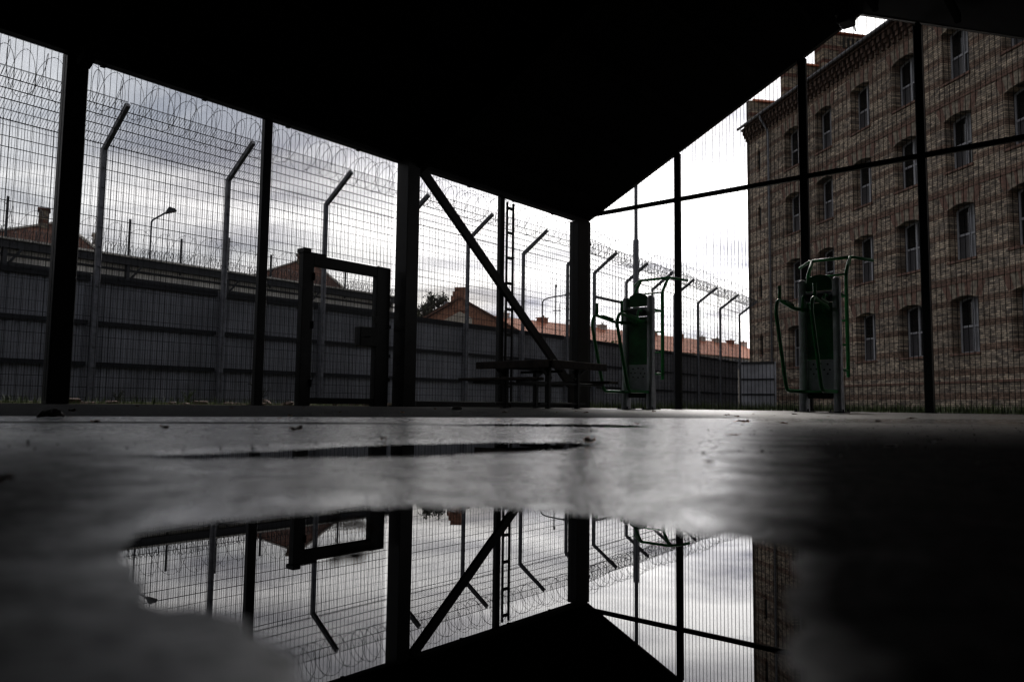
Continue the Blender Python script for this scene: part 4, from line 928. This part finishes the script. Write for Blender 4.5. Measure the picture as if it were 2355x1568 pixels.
def leaf(w, seed, m, loc, label, cat='leaf', group='fallen leaves on the wet ground', curl=1.0, name='fallen_leaf'):
    r = random.Random(seed); mb = MB(); n = 10; vs = []; top = []
    prof = [0.02, .25, .42, .5, .48, .44, .36, .28, .16, .06, .01]
    for i in range(n+1):
        x = (i/n-.5)*w; hw_ = prof[i]*w*r.uniform(.75, 1.1)
        zc = curl*w*(.05+.12*abs(sin(i*.5+seed))); ze_ = zc+curl*w*.16*r.random()
        top.append([(x, -hw_, ze_), (x, 0, zc*.5+.0005), (x, hw_, ze_*.9)])
    vs = [p for row in top for p in row]; m_ = len(vs); fs = []
    for i in range(n):
        for j in range(2):
            a = i*3+j; fs.append((a, a+3, a+4, a+1)); fs.append((m_+a+1, m_+a+4, m_+a+3, m_+a))
    vs += [(x, y, z-.0006) for x, y, z in vs]; mb.add(vs, fs)
    mb.tube([(-w*.5, 0, .002), (-w*.75, .01*w, .004)], w*.02, 4)
    o = meshobj(name, mb, m); o.location = loc; o.rotation_euler = (r.uniform(-.15, .15), r.uniform(-.15, .15), r.uniform(0, 6.28)); return tagit(o, label, cat, group)
leaf(0.019, 3, LEAFO, (0.118, 1.16, 0.004), 'small orange curled leaf standing at the right end of the narrow puddle', curl=2.2)
leaf(0.014, 5, LEAFB, (0.205, 0.80, 0.0035), 'small brown leaf lying in the bright patch of wet ground')
leaf(0.021, 8, LEAFO, (-0.072, 0.355, 0.0035), 'blurred orange leaf floating in the large near puddle', curl=1.0)
leaf(0.02, 11, LEAFB, (-0.35, 0.53, 0.004), 'tiny dark leaf at the left edge of the picture')
leaf(0.028, 12, PAPER, (0.75, 1.36, 0.004), 'small pale leaf with raised tip on the dark right ground, farther of two')
leaf(0.02, 14, PAPER, (0.58, 1.17, 0.004), 'small pale flat leaf on the dark right ground, nearer of two', curl=.5)
leaf(0.03, 15, LEAFB, (-0.44, 1.56, 0.004), 'small dark leaf left of the centre beyond the narrow puddle')
leaf(0.016, 16, LEAFB, (-0.2, 1.20, 0.004), 'small dark leaf at the back edge of the narrow puddle')
rr = random.Random(21)
for k in range(32):
    az = rr.uniform(-30, 30); d = rr.uniform(1.6, 8.5)**1.0; x, y, _ = polar(az, d)
    leaf(rr.uniform(.012, .03)*(1 if d < 3 else 1.6), 30+k, LEAFB if rr.random() < .8 else LEAFO, (x, y, 0.003), 'small dry leaf on the %s asphalt in front of the %s' % ('near' if d < 3.5 else 'far', 'first thick column' if az < -20 else 'mesh gate' if az < -10 else 'second thick column' if az < -3 else 'picnic table' if az < 6 else 'left fitness machine' if az < 15 else 'right fitness machine'), group='small dry leaves scattered over the asphalt', curl=rr.uniform(.5, 1.4))
gr = MB()
for k in range(900):
    az = rr.uniform(-36, 36); d = 1.0+5.5*rr.random()**1.4; x, y, _ = polar(az, d); q3 = rr.uniform(.0008, .0024)*(1+.12*d)
    if any(psd(np.array([x]), np.array([y]), P)[0] < .01 for P in (P1, P2, P3)): continue
    j = [rr.uniform(.6, 1.3)*q3 for _ in range(6)]; z = .0035
    gr.add([(x+j[0], y, z), (x, y+j[1], z), (x-j[2], y, z), (x, y-j[3], z), (x, y, z+j[4]*.9), (x, y, z-.003)], [(0, 1, 4), (1, 2, 4), (2, 3, 4), (3, 0, 4), (1, 0, 5), (2, 1, 5), (3, 2, 5), (0, 3, 5)])
o = meshobj('grit', gr, mat('dark_grit', (0.05, 0.046, 0.042), 0.4, 0, 0.5, 300)); tagit(o, 'fine loose grit scattered over the wet asphalt', 'grit', kind='stuff')
o = MB(); o.bbox((-.05, -.02, 0), (.05, .02, .03), .006); o = meshobj('paper_scrap', o, PAPER); o.location = (-0.52, 7.3, 0.003); o.rotation_euler = (0, 0, .4); tagit(o, 'small pale block of litter on the ground in front of the left fence', 'litter')
# rubble along the outside of the left fence
for k in range(34):
    s = rr.uniform(3.7, 9.0) if k < 26 else rr.uniform(9.5, 14); d = rr.uniform(10.3, 12.6); sz = rr.uniform(.03, .13)
    mb = MB(); mb.bbox((-sz, -sz*.5, 0), (sz, sz*.5, sz*rr.uniform(.35, .8)), sz*.25)
    mb.v = [(x+rr.uniform(-1, 1)*sz*.18, y+rr.uniform(-1, 1)*sz*.18, z+rr.uniform(-.5, 1)*sz*.12) for x, y, z in mb.v]
    o = meshobj('rubble_stone', mb, RUBBLE); x, y = rot2(-d, s, -AZ); o.location = (x, y, 0.0); o.rotation_euler = (0, 0, rr.uniform(0, 6.28)); tagit(o, '%s broken stone lying behind the mesh fence %s' % ('large' if sz > .09 else 'small' if sz < .05 else 'mid sized', 'by the picnic table' if s > 9.2 else 'beside the gate' if s > 6.3 else 'left of the thin post' if s > 5 else 'right of the first column'), 'stone', 'rubble behind the left mesh fence')
# grass and weeds
def blades(regions, n, h0, h1, seed):
    r = random.Random(seed); mb = MB()
    for _ in range(n):
        a, b = r.choice(regions)[:2], None
        reg = r.choice(regions); x = r.uniform(reg[0], reg[1]); y = r.uniform(reg[2], reg[3]); h = r.uniform(h0, h1)*(r.random()**.8+.3)
        th = r.uniform(0, 6.28); w = .004+.003*r.random(); lx, ly = cos(th)*h*r.uniform(.1, .5), sin(th)*h*r.uniform(.1, .5)
        wx, wy = -sin(th)*w, cos(th)*w
        mb.add([(x-wx, y-wy, 0), (x+wx, y+wy, 0), (x+lx*.35+wx*.7, y+ly*.35+wy*.7, h*.6), (x+lx*.35-wx*.7, y+ly*.35-wy*.7, h*.6), (x+lx, y+ly, h)], [(0, 1, 2, 3), (3, 2, 4)])
    return mb
o = meshobj('grass', blades([(-15.8, 1.5, SC_+.15, SC_+3.0), (-10.5, 2, SC_+.12, SC_+.9)], 9000, .05, .2, 2), GRASS); o.rotation_euler = (0, 0, -AZ); tagit(o, 'thin green grass growing along the foot of the right mesh fence', 'grass', kind='stuff')
o = meshobj('grass', blades([(-13.5, -10.2, 1, 14)], 2500, .04, .14, 3), GRASS); o.rotation_euler = (0, 0, -AZ); tagit(o, 'sparse grass in the strip behind the left mesh fence', 'grass', kind='stuff')
o = MB()
mbx = blades([(FX-1.6, FX-.05, 14, 37.5)], 6000, .08, .3, 5); o = meshobj('grass', mbx, GRASS); o.rotation_euler = (0, 0, -AB); tagit(o, 'rough grass along the foot of the brick building', 'grass', kind='stuff')
def weed(label, pos, h, seed, m=WEED, frame='cage'):
    r = random.Random(seed); t = Thing('weed', label, 'weed', pos, frame, 0, 'weeds along the fences'); st = MB(); lf_ = MB()
    for k in range(9):
        th = r.uniform(0, 6.28); l = h*r.uniform(.5, 1); pts = [(0, 0, 0), (cos(th)*l*.2, sin(th)*l*.2, l*.5), (cos(th)*l*.45, sin(th)*l*.45, l*.9)]; st.tube(pts, .004, 4)
        for j in range(8):
            q_ = .25+.75*j/8; p = Vector(pts[0]).lerp(Vector(pts[2]), q_); a = r.uniform(0, 6.28); L2 = h*.14
            dx, dy = cos(a)*L2, sin(a)*L2; lf_.add([tuple(p), (p.x+dx*.5-dy*.25, p.y+dy*.5+dx*.25, p.z+L2*.2), (p.x+dx, p.y+dy, p.z+L2*.05), (p.x+dx*.5+dy*.25, p.y+dy*.5-dx*.25, p.z+L2*.2)], [(0, 1, 2, 3)])
    o = meshobj('stems', st, m); o.parent = t.o; o = meshobj('leaves', lf_, m); o.parent = t.o
weed('leafy green weed behind the left mesh fence, left of the thin post', (-12.2, 6.2, 0), .3, 1)
weed('low dark weed at the far left behind the mesh fence', (-11.6, 3.0, 0), .45, 2, LEAFG)
weed('tall dark weed just left of the gate behind the fence', (-10.9, 6.75, 0), .42, 3, LEAFG)
weed('weed behind the mesh right of the first thick column', (-12.0, 5.0, 0), .28, 4, LEAFG)
p = (FX-.7, 20.2, 0)
weed('dark bush of weeds at the foot of the brick wall on the far right', p, .7, 6, LEAFG, 'facade')
